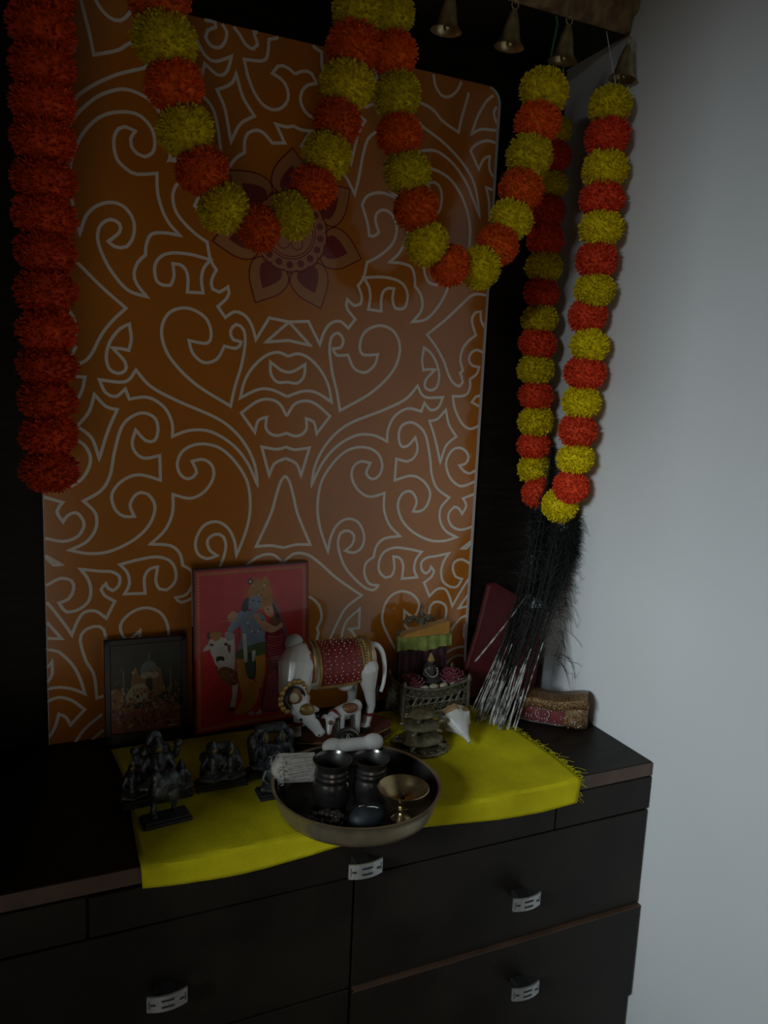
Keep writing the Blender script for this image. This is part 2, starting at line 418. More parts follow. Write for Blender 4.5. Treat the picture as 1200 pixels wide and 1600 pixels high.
PATTERN = """
0,734! 36,738! 59,699! 67,723 80,739 97,743 113,732! 126,749! 111,764 107,773 109,783! 124,773 135,777 137,791 129,809! 139,824 145,852! 163,862 182,877 195,892 200,906 201,919 196,934 185,945 172,947 161,940 158,927 166,907! 156,899 147,899! 143,919 131,950! 138,964 153,973 173,976 201,971 187,979 207,971! 205,983 213,1027 233,1053 248,1061 269,1065 288,1061 316,1045 344,1016 359,991 375,963! 364,1008 348,1036 321,1061 285,1084 244,1102 238,1108 163,1111 155,1110! 151,1127! 132,1115 124,1115 114,1125 108,1147! 134,1134 151,1140 163,1158! 171,1152 254,1138 284,1119 319,1105! 324,1131 331,1158 336,1178
0,1142! 10,1148 21,1151 30,1148 39,1135! 23,1129 13,1117 11,1101 20,1086 35,1079 53,1083 68,1098 80,1122 87,1147! 56,1151 48,1162 46,1186! 35,1190 30,1203
0,1060! 12,1056 31,1057! 15,1030! 37,1026! 50,1038 63,1042 78,1035 84,1022 84,1003! 99,991 116,966! 123,997 129,1034 138,1063 157,1081
@100,1123! 105,1109 117,1099 131,1092! 119,1069 113,1045 107,1016! 95,1042 83,1054 68,1063! 88,1089
105,1201 95,1183 85,1170 72,1166 65,1174 70,1186 71,1192 65,1202
124,1199 116,1182 119,1166 128,1156 141,1156 150,1167 147,1177 134,1185! 135,1192 152,1192 152,1202
261,1194 266,1176 280,1162 296,1163 311,1176 319,1193
389,1183 375,1170 358,1140 347,1107! 367,1119 403,1123
404,1100 380,1101 356,1089 347,1077! 367,1048! 377,1068 389,1074! 391,1050 404,1036
402,1015 386,1017! 394,992 397,966
398,1164 392,1153 400,1135
@356,919 356,932 353,950 345,973 330,998 309,1019 283,1030 258,1032 241,1023 231,1008 229,991 233,978 245,970 256,973 265,983 266,994 259,1006! 274,1010 283,1006 290,994 291,977 286,959 272,947 257,942 226,948! 225,920 218,894 206,873 189,857! 214,858 235,853 243,835 244,820! 256,807 262,789 258,773 242,754! 272,762 297,789 313,820 317,842 311,859 297,868 284,863 284,850 301,834! 291,827 274,829 263,846 262,869 274,888 293,894 315,887 333,869 343,840! 351,876 356,901
402,818 383,819 367,814 344,793 312,763 275,733! 297,710 314,686 327,659 338,645 352,639 359,647 356,658 352,665 358,670! 351,691 355,712 368,729 383,740! 374,759 372,773 378,783 391,786! 392,770 403,755
@270,708! 284,700 299,680 306,656 302,635 289,628 277,633 277,647 296,668! 284,668 271,666! 267,685
401,708 388,712 375,706 370,692 379,681 395,679! 390,665 375,654! 377,641 372,626 359,620 339,619! 344,597 357,574 371,560 386,556 402,563
402,623 392,621 383,609! 402,601
@139,824! 172,829 201,828 219,821 228,809 230,796 226,780 215,775 205,776 199,791 201,811! 190,811 180,804 176,789 177,768! 151,769! 154,791 150,810
@102,582! 164,618 206,660 219,700 207,731 178,742 148,730 137,706 143,687 174,689! 168,669 149,654 127,661 114,684! 93,682 85,693 99,696 104,710 94,722 81,714 78,691 84,653 95,615
0,674! 18,680 40,673 63,652 78,626 85,597! 54,613 29,614 0,603!
0,646! 12,649 32,662! 31,642 19,628 0,629
0,568! 14,590 34,597 55,592 83,571! 58,538! 52,559 37,565! 38,546 28,535 14,533 0,538!
0,513! 16,508 45,512! 30,460! 21,482 0,492!
0,460 8,450 17,421 26,388 52,330! 25,331 0,326!
0,734! 41,696! 0,702
@51,442! 56,476 70,508 94,538 127,561 192,587 236,609 260,635! 277,615 317,616! 308,596 292,590 277,603! 271,587! 241,591 215,576 202,551 201,527! 172,538 137,537 99,516 71,484
@88,314! 70,363 64,404 70,448 92,484 121,509 155,515 182,504 193,481 187,461 173,454 160,465 168,485! 148,488 133,477 131,456 146,432 170,420 200,427! 201,394 214,364 238,341! 204,337 188,322 183,301! 167,289 165,268 176,248 195,243! 186,234 162,244 125,282 108,325 112,350 127,355 140,345 137,328 123,316! 140,311 157,321 161,344 148,370 126,378 105,367 92,342
@221,452! 257,461 284,450 300,427 294,401 280,390 264,390! 271,410 259,429 241,427 230,406 239,376 264,350 303,331 337,328 367,335! 341,348 326,370 326,396 344,417! 316,435 302,461 295,499 283,541 266,559 247,565 229,556 225,535 231,519 245,519 261,536! 267,515 262,499 247,489 222,494!
@325,592! 334,563 352,540! 330,521 319,487! 305,533 290,569! 307,573
399,471 389,466 375,470 363,482! 377,486 383,498 376,511 360,518 344,512 333,493 335,473 348,452 371,440 400,449
400,423 376,415! 385,400 376,383! 369,393 357,398 348,390 344,376 354,358 375,350 399,355
398,323 380,311! 392,311 398,318
@288,307! 259,314 227,318 204,309 195,290 197,271 211,258 222,260 229,274 226,300! 239,297 248,283 247,254! 281,255! 273,272 276,292
398,280 382,288 365,283 362,268 370,252 385,246! 374,230 354,233 339,246 335,266 340,286 351,302! 320,297 301,295 289,286 290,271 300,262 308,267 311,275! 319,265 314,255 297,243! 311,214! 328,228 346,227 357,212 366,189! 378,210 396,238
398,206 382,184! 400,186
0,298! 21,314 47,311 73,293 108,262 161,225! 129,202 112,173 97,141 82,132 71,140 74,155 71,166! 79,185 74,209 55,228 31,229 17,215
124,127 123,151 133,177 158,198! 158,159! 136,159! 147,149 152,133 149,112
243,103 224,135 209,166 209,193 221,217 244,228 267,223 285,207 288,191 277,173 256,187! 257,165 264,150 288,150 308,164 316,195 330,201 347,194 353,178 345,143 332,114 328,72! 317,75
405,166 388,162 367,138 355,112 347,82! 366,93 388,99 407,98
406,112 398,124 398,146! 406,137
407,77 388,81 368,73 348,54! 371,29! 378,44 389,51! 396,27 407,13
364,-4 349,18 320,42
337,-3 318,13"""
g = G()
for line in PATTERN.strip().splitlines():
    closed = line.startswith('@')
    pts = []
    for tok in line.lstrip('@').split():
        cr = tok.endswith('!'); a, b = tok.rstrip('!').split(',')
        pts.append((int(a) / 1000, int(b) / 1000, cr))
    if not closed:                                  # strokes that run off the panel reach its very edge
        for e, nb in ((0, 1), (-1, -2)):
            if pts[e][0] > .375 and pts[e][1] < 1.12:
                k_ = min(.03, .4045 - pts[e][0]); sl = (pts[e][1] - pts[nb][1]) / max(.004, pts[e][0] - pts[nb][0]) if pts[e][0] > pts[nb][0] else 0
                new = (pts[e][0] + k_, pts[e][1] + k_ * max(-1.2, min(1.2, sl)), False)
                pts = [new] + pts if e == 0 else pts + [new]
    for sgn in (1, -1):
        q = [(AX + sgn * a, b - 0.0078 * sgn * a, cr) for a, b, cr in pts]
        q = [(min(max(a, XL + .002), XR - .002), min(b, ZT - .002), cr) for a, b, cr in q]
        ribbon(g, q, 0.0026, -0.0003 - 0.00002 * (len(g.f) % 7), closed)
ln = cpart('scroll_lines', g, M_LINE, pan)
ln['label'] = 'white scrolling line print'

# the lotus transfer on the panel: seven petals round a dotted medallion
lot = thing('lotus_sticker', 'plum and beige seven petal lotus sticker on the orange panel', 'sticker', (AX, -0.0005, 0.7485))
LC, LR = (AX - .0012, 0.8863), 0.138
def lp(r, a): return (LC[0] + r * math.sin(a), LC[1] + r * math.cos(a))
for k in range(7):
    a0 = 2 * PI * k / 7; hw = PI / 7
    def petal(sr, sw, base):
        L = [lp(base, a0 - hw * sw * .55), lp(base + (LR * sr - base) * .30, a0 - hw * sw * .98), lp(base + (LR * sr - base) * .62, a0 - hw * sw * .62)]
        R_ = [lp(base + (LR * sr - base) * .62, a0 + hw * sw * .62), lp(base + (LR * sr - base) * .30, a0 + hw * sw * .98), lp(base, a0 + hw * sw * .55)]
        return [(*L[0], 1), (*L[1], 0), (*L[2], 0), (*lp(LR * sr, a0), 1), (*R_[0], 0), (*R_[1], 0), (*R_[2], 1)]
    g = G()
    o = petal(1.0, 1.0, .058); i_ = petal(.80, .62, .062)
    po = [p for p, _ in catmull(o, True, .006)]
    g.add([(p.x, -.00060, p.y) for p in po], [tuple(range(len(po)))], 0)
    pi_ = [p for p, _ in catmull(i_, True, .006)]
    g.add([(p.x, -.00072, p.y) for p in pi_], [tuple(range(len(pi_)))], 1)
    ribbon(g, o, .0011, -.00080, True, 2)
    cpart('petal', g, [M_PET_O, M_PET_P, M_PET_L], lot)
g = G()
def disc(g, c, r, y, mi, n=36): g.add([(c[0] + r * math.cos(2 * PI * k / n), y, c[1] + r * math.sin(2 * PI * k / n)) for k in range(n)], [tuple(range(n))], mi)
def ring(g, c, r, hw, y, mi): ribbon(g, [(c[0] + r * math.cos(2 * PI * k / 24), c[1] + r * math.sin(2 * PI * k / 24)) for k in range(24)], hw, y, True, mi)
disc(g, LC, .066, -.00090, 0)
sc = []
for k in range(17 * 2): sc.append((*lp(.070 if k % 2 else .0645, 2 * PI * k / 34), 0))
ribbon(g, sc, .0009, -.00098, True, 1)
ring(g, LC, .0665, .0008, -.0010, 1); ring(g, LC, .0455, .0009, -.0010, 1); ring(g, LC, .041, .0008, -.0010, 1)
for k in range(17): disc(g, lp(.0550, 2 * PI * (k + .5) / 17), .0062, -.00105, 2, 14)
for s in (-1, 1): ring(g, (LC[0] + s * .012, LC[1] - .018), .0105, .0008, -.0011, 1)
ribbon(g, [(LC[0] - .02, LC[1] + .012), (LC[0], LC[1] + .022), (LC[0] + .02, LC[1] + .012)], .0008, -.0011, False, 1)
cpart('medallion', g, [M_PET_C, M_PET_L, M_PET_P], lot)

# ================================================================== MARIGOLD GARLANDS
def flower_mesh(name, m, seed, npet=900, flat=1.0):
    """pompom of narrow frilled petals round a small core, radius 1"""
    r = random.Random(seed); g = G()
    g.ball((0, 0, 0), (.84, .84, .84 * flat), nu=14, nv=10)
    ga = PI * (3 - 5 ** .5)
    for i in range(npet):
        zz = 1 - 2 * (i + .5) / npet; rr = (1 - zz * zz) ** .5; a = ga * i
        d = Vector((rr * math.cos(a), rr * math.sin(a), zz)) + Vector((r.uniform(-1, 1), r.uniform(-1, 1), r.uniform(-1, 1))) * .13
        d.normalize()
        t = d.cross(Vector((r.uniform(-1, 1), r.uniform(-1, 1), r.uniform(-1, 1)))); t.normalize()
        u = d.cross(t)
        L = r.uniform(.88, 1.0) + (r.random() < .04) * .06; w = r.uniform(.030, .052)
        bend = t * r.uniform(-.10, .10) + u * r.uniform(-.10, .10)
        p0 = d * .62; p1 = d * (L * .88) + bend * .5; p2 = d * L + bend
        vs = [p0 - t * w * .5, p0 + t * w * .5, p1 - t * w, p1 + t * w, p2 - t * w * .75 + u * .03, p2 + t * w * .75 - u * .03, p2 + d * .04]
        g.add([(p.x, p.y, p.z * flat) for p in vs], [(0, 1, 3, 2), (2, 3, 5, 4), (4, 5, 6)])
    return g.mesh(name, m, False)
M_YEL = mat('yellow_petals', (0.72, 0.57, 0.006), 0.75, var=.20, vscale=5, rand=.12, spec=.12)
M_ORA = mat('orange_petals', (0.80, 0.120, 0.010), 0.75, var=.22, vscale=5, rand=.12, spec=.12)
M_RED = mat('red_petals', (0.76, 0.070, 0.022), 0.75, var=.22, vscale=5, rand=.12, spec=.12)
M_DORA = mat('deep_orange_petals', (0.66, 0.068, 0.012), 0.75, var=.22, vscale=5, rand=.10, spec=.10)
M_STR = mat('green_string', (0.05, 0.20, 0.09), 0.6)
M_STRW = mat('white_thread', (0.6, 0.6, 0.56), 0.7)
FL = {k: [flower_mesh('flower_' + k, m, 10 * i + s) for s in range(3)] for i, (k, m) in enumerate((('yellow', M_YEL), ('orange', M_ORA), ('red', M_RED), ('deep', M_DORA)))}
def garland(name, label, balls, plane, top_pts, mat_string, group=None, squash=.92):
    """balls: (kind, pixel x, pixel y, pixel radius) in string order, on the plane; strung on one thread"""
    cs = []
    for k, u, v, r in balls:
        p = at(u, v, **plane(u, v)) if callable(plane) else at(u, v, **plane)
        cs.append((k, p, r * (p - CAM_LOC).length / CAM_F))
    low = min(cs, key=lambda c: c[1].z)
    t = thing(name, label, 'garland', (low[1].x, low[1].y, low[1].z - low[2]), 0, group)
    rr = random.Random(label)
    for i, (k, p, r) in enumerate(cs):
        d = (cs[min(i + 1, len(cs) - 1)][1] - cs[max(i - 1, 0)][1]).normalized()
        o = link('flower', FL[k][rr.randrange(3)], t)
        q = d.to_track_quat('Z', 'Y') @ Euler((rr.uniform(-.25, .25), rr.uniform(-.25, .25), rr.uniform(0, 6.28))).to_quaternion()
        o.rotation_mode = 'QUATERNION'; o.rotation_quaternion = q
        o.location = p - Vector(t.location)
        o.scale = (r * rr.uniform(.98, 1.05), r * rr.uniform(.98, 1.05), r * squash * rr.uniform(.94, 1.06))
    pts = [Vector(top_pts[0])] + [p for _, p, _ in cs] + ([Vector(top_pts[1])] if len(top_pts) > 1 else [])
    up_ = lambda q: Vector((q.x, min(max(q.y, -.160), -.006), ZC - .0005))     # tied to the underside of the canopy
    pts = [up_(pts[0])] + pts + ([up_(pts[-1])] if len(top_pts) > 1 else [])
    s = G().tube([p - Vector(t.location) for p in pts], .0020 if mat_string is M_STR else .0009, 6).build('string', mat_string, t)
    return t
YP = -0.165
F1 = [('orange', 246, -46, 40), ('orange', 250, 0, 39), ('yellow', 257, 63, 42), ('orange', 272, 133, 39), ('yellow', 289, 203, 39), ('orange', 316, 266, 39), ('yellow', 350, 326, 38), ('orange', 405, 357, 36), ('yellow', 456, 337, 36), ('orange', 490, 292, 35), ('yellow', 511, 243, 37), ('orange', 527, 190, 35), ('yellow', 543, 131, 38), ('orange', 553, 72, 37), ('yellow', 560, 17, 36), ('orange', 566, -36, 36)]
F2 = [('orange', 606, -34, 34), ('yellow', 611, 23, 33), ('orange', 615, 85, 34), ('yellow', 620, 149, 35), ('orange', 624, 211, 34), ('yellow', 636, 268, 35), ('orange', 650, 326, 34), ('yellow', 667, 381, 34), ('orange', 703, 415, 32), ('yellow', 749, 418, 34), ('orange', 777, 383, 32), ('yellow', 799, 342, 33), ('orange', 814, 296, 33), ('yellow', 827, 243, 34), ('orange', 840, 192, 33), ('yellow', 850, 143, 34)]
garland('marigold_garland', 'yellow and orange marigold swag hanging in front of the lotus sticker', F1, {'y': YP}, [at(243, -85, y=YP), at(570, -85, y=YP)], M_STR, 'marigold swags under the canopy')
garland('marigold_garland', 'yellow and orange marigold swag whose right end is tied beside a bell', F2, {'y': YP}, [at(603, -75, y=YP), at(871, 38, y=YP)], M_STR, 'marigold swags under the canopy')
FLft = [('deep', 64 + (v + 10) * .018, v, 42) for v in (-66, -10, 46, 104, 160, 219, 281, 338, 394, 455, 516, 571, 625, 680, 735)]
garland('marigold_garland', 'all deep orange marigold garland hanging straight at the left edge of the panel', FLft, {'y': YP}, [at(62, -120, y=YP)], M_STR, None, .80)
LOOP = [('yellow', 953, 165, 30), ('red', 949, 214, 32), ('yellow', 945, 265, 32), ('red', 940, 312, 32), ('yellow', 939, 357, 31), ('red', 932, 406, 31), ('yellow', 929, 453, 31), ('red', 918, 493, 29), ('yellow', 921, 540, 29), ('red', 914, 583, 32), ('yellow', 908, 629, 31), ('red', 903, 673, 30), ('yellow', 899, 716, 30), ('red', 892, 760, 28), ('yellow', 875, 789, 29),
        ('red', 841, 769, 26), ('yellow', 836, 733, 27), ('red', 834, 697, 27), ('yellow', 837, 658, 28), ('red', 837, 618, 28), ('yellow', 837, 577, 28), ('red', 840, 537, 30), ('yellow', 843, 499, 28), ('red', 846, 458, 27), ('yellow', 850, 417, 27), ('red', 852, 374, 27), ('red', 855, 331, 26), ('yellow', 864, 288, 22), ('red', 866, 245, 24), ('yellow', 869, 205, 22)]
garland('marigold_garland', 'long yellow and red marigold loop hanging next to the white wall', LOOP, lambda u, v: {'x': -0.046} if at(u, v, x=-.046).y < -.044 else {'y': -.044}, [at(962, 132, x=-.046), at(876, 165, y=-.044)], M_STRW)

# ================================================================== BRASS BELLS
M_BRASSD = mat('aged_brass', (0.60, 0.50, 0.27), 0.30, 0.85, col2=(0.36, 0.29, 0.15), vscale=60)
BELLP = [(0.0, .058), (.004, .058), (.006, .054), (.009, .046), (.0125, .034), (.0155, .020), (.0182, .010), (.0225, .004), (.0258, .0006), (.0262, 0), (.0240, .0008), (.0175, .008), (.014, .018), (.011, .034), (.006, .050), (0, .053)]
bell_mesh = {}
def bell(u, v, y, label, tilt):
    p = at(u, v, y=y)
    if p.x > -.027: p.x = -.027
    t = thing('brass_bell', label, 'bell', p, 0, 'bells along the canopy front')
    s = .95
    if not bell_mesh:
        bell_mesh['body'] = G().lathe([(r * s, z * s) for r, z in BELLP], 28).mesh('bell_body', M_BRASSD, True, .9)
        g = G(); g.limb((0, 0, .052 * s), (0, 0, .010), .0012, .0012); g.ball((0, 0, .006), .0055); bell_mesh['clapper'] = g.mesh('clapper', M_BRASSD, True)
        bell_mesh['ring'] = G().tube([(.0062 * math.cos(a), 0, .063 * s + .0062 * math.sin(a) + .002) for a in [2 * PI * k / 14 for k in range(14)]], .0013, 6, closed=True).mesh('ring', M_BRASSD, True)
        zt = .066 * s + .0005
        bell_mesh['hook'] = G().tube([(0, .0, zt), (0, .003, zt + .006), (0, .003, zt + .014)], .0011, 6).mesh('hook', M_BRASSD, True)
    for k in ('body', 'clapper', 'ring', 'hook'): link(k, bell_mesh[k], t)
    t.rotation_euler = tilt
    hk = G()
    # the cord that ties the ring to the cornice
    z1 = ZC + .034 - p.z
    hk.tube([(0, .003, .066 * s + .012), (0, .004, z1)], .0009, 5)
    hk.build('cord', M_STR, t)
    return t
for (u, v), lb in zip(((697, 49), (795, 74), (879, 96), (975, 125)), ('brass bell nearest the twin garland tops, leftmost of the row of bells', 'brass bell second from the left along the canopy front', 'brass bell beside the green string of the swag', 'brass bell hanging in front of the white wall, rightmost of the row')):
    bell(u, v, -0.19, lb, (.10, .05, 0))

# ================================================================== YELLOW CLOTH
M_CLOTH = mat('yellow_cotton', (0.66, 0.58, 0.012), 0.9, col2=(0.46, 0.39, 0.008), vscale=11, bump=.35, bscale=350, spec=.08)
ZT0 = 0.0022                                        # top of the cloth
g = G(); NU, NV = 90, 70
BL, BR, FR, FLc = (-0.872, -0.051), (-0.190, -0.055), (-0.166, -0.442), (-0.856, -0.432)
for j in range(NV + 1):
    t = j / NV
    for i in range(NU + 1):
        s = i / NU
        x = (BL[0] * (1 - s) + BR[0] * s) * (1 - t) + (FLc[0] * (1 - s) + FR[0] * s) * t
        y = (BL[1] * (1 - s) + BR[1] * s) * (1 - t) + (FLc[1] * (1 - s) + FR[1] * s) * t
        x += .006 * math.sin(t * 5) * (1 - s) + .05 * s * max(0, math.sin(PI * min(1, t * 1.0))) * .35
        y += -.008 * math.sin(s * 9) * (t ** 3)
        z = .0010 + .0010 * noise.noise(Vector((x * 14, y * 14, 0))) + .0006 * noise.noise(Vector((x * 50, y * 30, 3)))
        z = max(z, .0004)
        edge = -0.3985
        if y < edge:                                # folds down over the worktop edge
            q = edge - y; r = .007
            if q < r * PI / 2: y2 = edge - r * math.sin(q / r); z2 = z - r * (1 - math.cos(q / r))
            else: y2 = edge - r + min(.003, (q - r) * .12) - .0015 * noise.noise(Vector((x * 20, 0, 7))); z2 = z - r - (q - r * PI / 2)
            y, z = y2, z2
        g.v.append((x, y, z))
for j in range(NV):
    for i in range(NU):
        a = j * (NU + 1) + i
        g.f.append((a, a + 1, a + NU + 2, a + NU + 1)); g.m.append(0)
cl = thing('altar_cloth', 'yellow cotton cloth spread under the altar objects, hanging over the front edge', 'cloth', (-0.5, -0.25, 0))
cbody = cpart('cloth', g, M_CLOTH, cl, True)
sd = cbody.modifiers.new('thickness', 'SOLIDIFY'); sd.thickness = .0009; sd.offset = 1
g = G(); rr = random.Random(3)
for k in range(150):                                # frayed threads at the right edge
    t = rr.uniform(.30, .99); row = int(t * NV)
    p = Vector(cbody.data.vertices[row * (NU + 1) + NU].co) + Vector((0, 0, .0008))
    L = rr.uniform(.003, .014) + (rr.random() < .08) * .014; a = rr.uniform(-1.3, 1.2)
    e = p + Vector((L * math.cos(a), L * math.sin(a), -.0 if p.y > -.395 else -.6 * L))
    m_ = (p + e) / 2 + Vector((rr.uniform(-.005, .005), rr.uniform(-.006, .006), .002))
    if p.y > -.392: e.z = max(e.z, .0006)
    if e.x > -.01: continue
    g.tube([p, m_, e], .00026, 4)
fr_ = cpart('fringe', g, M_CLOTH, cl); tag(fr_, kind='stuff')

# ================================================================== FRAMED PICTURES
M_BLACKF = mat('black_frame', (0.012, 0.011, 0.011), 0.35)
def P(name, col, rough=.35): return mat(name, col, rough, coat=.7, var=.10, vscale=40, spec=.4)
def leaning(name, label, cat, base_l, base_r, top_y, h):
    """a frame that stands on the worktop and leans back; local x along the base, z up the face, -y to the viewer"""
    bl, br = Vector(base_l), Vector(base_r)
    d = (br - bl); w = d.length; rz = math.atan2(d.y, d.x)
    lean = math.asin(min(.9, (top_y - (bl.y + br.y) / 2) / h))
    t = thing(name, label, cat, bl, rz); t.rotation_euler = Euler((-lean, 0, rz), 'XYZ')
    return t, w
def blob(g, pts, y, mi, scale=None):
    c = [p for p, _ in catmull(pts, True, .004)]
    n = len(c); g.add([(p.x, y, p.y) for p in c], [tuple(range(n))], mi)
# --- the large red print: couple with a white cow
bl, br = at(304, 1151, z=ZT0), at(482, 1119, z=ZT0)
bl.z = br.z = ZT0 + .001
pic, W = leaning('framed_print', 'large red print of a blue skinned figure, a woman and a white cow', 'picture', bl, br, -0.019, .298)
H = .298
G().box((W / 2, .004, H / 2), (W, .009, H), bev=.001).build('backing', P('maroon_frame', (0.10, 0.012, 0.014)), pic, smooth=False)
cols = [P('print_red', (0.62, 0.034, 0.034)), P('print_gold', (0.52, 0.22, 0.05)), P('print_halo', (0.62, 0.20, 0.05)), P('print_blue', (0.22, 0.30, 0.40)), P('print_crown', (0.50, 0.22, 0.03)),
        P('print_dhoti', (0.55, 0.26, 0.04)), P('print_maroon', (0.24, 0.02, 0.05)), P('print_skin', (0.58, 0.33, 0.20)), P('print_white', (0.62, 0.60, 0.55)), P('print_dark', (0.05, 0.035, 0.03)), P('print_green', (0.10, 0.14, 0.06)), P('print_pink', (0.50, 0.10, 0.12)), P('print_glow', (0.60, 0.075, 0.035)), P('print_brown', (0.20, 0.085, 0.035)), P('print_grey', (0.38, 0.40, 0.42)), P('print_teal', (0.03, 0.06, 0.06)), P('print_plum', (0.30, 0.09, 0.12))]
g = G()
g.add([(.004, -.0008, .004), (W - .004, -.0008, .004), (W - .004, -.0008, H - .004), (.004, -.0008, H - .004)], [(0, 1, 2, 3)], 0)
def pq(zx, zy):                                     # enlarged photo coordinates on the print -> local x, z
    q = (zx - 10) / 1122.0; top_ = 95 - 80 * q; t = (zy - top_) / (1662 - 191 * q - top_)
    return (q * W, (1 - t) * H)
def shape(pts, lay, mi): blob(g, [pq(*p) for p in pts], -.0009 - .00004 * lay, mi)
for k in range(46):                                 # gold border of little blocks
    for side in range(4):
        L = W if side < 2 else H; n_ = 34 if side < 2 else 46
        if k >= n_: continue
        a = .008 + (L - .016) * k / n_; b = a + (L - .016) / n_ * .72
        o, q = .0075, .0120
        if side == 0: r = (a, H - q, b, H - o)
        elif side == 1: r = (a, o, b, q)
        elif side == 2: r = (o, a, q, b)
        else: r = (W - q, a, W - o, b)
        g.add([(r[0], -.0009, r[1]), (r[2], -.0009, r[1]), (r[2], -.0009, r[3]), (r[0], -.0009, r[3])], [(0, 1, 2, 3)], 1)
def circ(cx, cy, rx, ry, n=12): return [(cx + rx * math.cos(2 * PI * k / n), cy + ry * math.sin(2 * PI * k / n)) for k in range(n)]
shape(circ(640, 330, 165, 175, 16), 1, 12); shape(circ(640, 330, 120, 135, 16), 2, 2)
shape([(300, 690), (380, 690), (405, 760), (412, 880), (400, 1100), (330, 1150), (240, 1090), (240, 1000), (320, 900)], 2, 8)     # white cow
shape([(150, 760), (220, 725), (305, 735), (335, 800), (315, 900), (292, 965), (245, 1012), (215, 992), (188, 920), (160, 850)], 3, 8)
shape([(95, 855), (138, 790), (162, 828), (125, 852)], 4, 8); shape([(325, 790), (355, 800), (345, 880), (325, 850)], 4, 13)
shape([(130, 710), (150, 668), (168, 715), (150, 752)], 4, 9); shape([(300, 700), (345, 700), (330, 740)], 4, 8)
shape([(158, 700), (215, 668), (272, 690), (250, 745), (215, 765), (180, 745)], 5, 4)
shape([(218, 912), (252, 900), (288, 908), (292, 950), (252, 940), (222, 960)], 5, 9); shape(circ(176, 795, 20, 13), 5, 9); shape(circ(308, 790, 18, 14), 5, 9)
shape([(228, 1045), (290, 1000), (405, 1050), (412, 1165), (330, 1175), (255, 1115)], 5, 13)
for k in range(22): shape(circ(250 + 7 * k, 1060 + 30 * math.sin(k * 1.9) + 2.6 * k, 9, 8, 6), 6, (10, 4, 6, 1)[k % 4])
shape([(368, 1165), (418, 1165), (405, 1290), (378, 1400), (338, 1400), (362, 1290)], 3, 8); shape([(328, 1395), (388, 1388), (378, 1428), (332, 1425)], 4, 9)
shape([(388, 600), (432, 600), (425, 900), (405, 1160), (378, 1160), (395, 900)], 5, 11)
shape([(420, 930), (520, 915), (545, 1095), (612, 1180), (615, 1300), (545, 1400), (455, 1455), (385, 1455), (425, 1380), (460, 1290), (428, 1150)], 6, 5)   # ochre dhoti
shape([(590, 900), (682, 890), (682, 1050), (645, 1210), (600, 1150), (580, 1040)], 6, 5)
for k in range(7): shape([(440 + 16 * k, 960), (446 + 16 * k, 960), (470 + 18 * k, 1300), (462 + 18 * k, 1300)], 7, 4)
for k in range(5): shape([(400 + 20 * k, 1440), (470 + 8 * k, 1310), (476 + 8 * k, 1315), (410 + 20 * k, 1448)], 7, 1)
shape([(515, 1445), (560, 1425), (580, 1450), (545, 1468)], 7, 14); shape([(585, 1455), (630, 1400), (640, 1300), (668, 1390), (645, 1450)], 7, 14)
shape([(440, 495), (520, 478), (640, 500), (690, 540), (705, 650), (692, 775), (440, 862), (452, 700)], 7, 3)                      # blue torso
shape([(430, 490), (485, 505), (470, 590), (400, 650), (345, 690), (325, 650), (385, 560)], 8, 3); shape([(300, 700), (345, 680), (385, 700), (380, 740), (325, 760)], 8, 14)
shape([(325, 530), (385, 478), (425, 520), (400, 560), (350, 585)], 9, 7); shape([(270, 575), (420, 540), (422, 550), (272, 585)], 10, 1)
shape([(418, 855), (690, 765), (692, 872), (430, 932)], 8, 10); shape([(488, 900), (582, 895), (592, 1090), (535, 1122), (500, 1060)], 9, 15)
for k in range(5): shape([(500 + 18 * k, 910), (505 + 18 * k, 910), (512 + 14 * k, 1090), (506 + 14 * k, 1090)], 10, 10)
shape([(468, 690), (500, 690), (512, 960), (486, 965)], 10, 8); shape([(560, 850), (592, 850), (580, 950), (560, 955)], 10, 8)
for k in range(12): a = PI * k / 11; shape(circ(590 - 75 * math.cos(a), 560 + 120 * math.sin(a), 10, 10, 6), 10, (1, 8, 10)[k % 3])
for k in range(8): a = PI * k / 7; shape(circ(585 - 50 * math.cos(a), 520 + 45 * math.sin(a), 8, 8, 6), 10, 1)
shape(circ(582, 402, 72, 86), 9, 3); shape([(455, 450), (500, 360), (530, 350), (520, 470), (485, 490)], 10, 9)
shape([(520, 345), (530, 268), (590, 215), (615, 165), (650, 200), (685, 150), (715, 165), (735, 285), (670, 335), (610, 325), (560, 352)], 10, 4)
for k in range(14): shape(circ(560 + 12 * k, 300 - 50 * math.sin(k * .7) - 3 * k, 9, 9, 6), 11, (1, 10, 8, 13)[k % 4])
shape(circ(545, 205, 27, 30), 11, 9); shape(circ(545, 205, 12, 14), 12, 8)
for ex, ey in ((572, 382), (630, 392)): shape([(ex - 20, ey), (ex, ey - 10), (ex + 20, ey + 2), (ex, ey + 7)], 12, 9)
shape([(590, 452), (612, 448), (628, 456), (606, 464)], 12, 11); shape([(604, 400), (612, 430), (600, 432)], 12, 14)
shape([(750, 345), (830, 440), (905, 640), (945, 850), (890, 905), (850, 700), (800, 500)], 9, 16)                                # veil and sari
shape([(700, 655), (850, 640), (900, 790), (862, 950), (822, 1100), (835, 1300), (865, 1410), (650, 1425), (655, 1250), (700, 1050), (690, 800)], 10, 6)
for k in range(11): y_ = 690 + 26 * k; shape([(712, y_ + 20), (790, y_ + 34), (872 - 2 * k, y_), (872 - 2 * k, y_ + 7), (790, y_ + 42), (712, y_ + 27)], 11, 11 if k % 3 else 1)
for k in range(9): shape([(720 + 8 * k, 1030), (726 + 8 * k, 1030), (672 + 22 * k, 1405), (662 + 22 * k, 1405)], 11, 11)
shape([(700, 920), (760, 950), (770, 1040), (735, 1080), (712, 1000)], 12, 13)
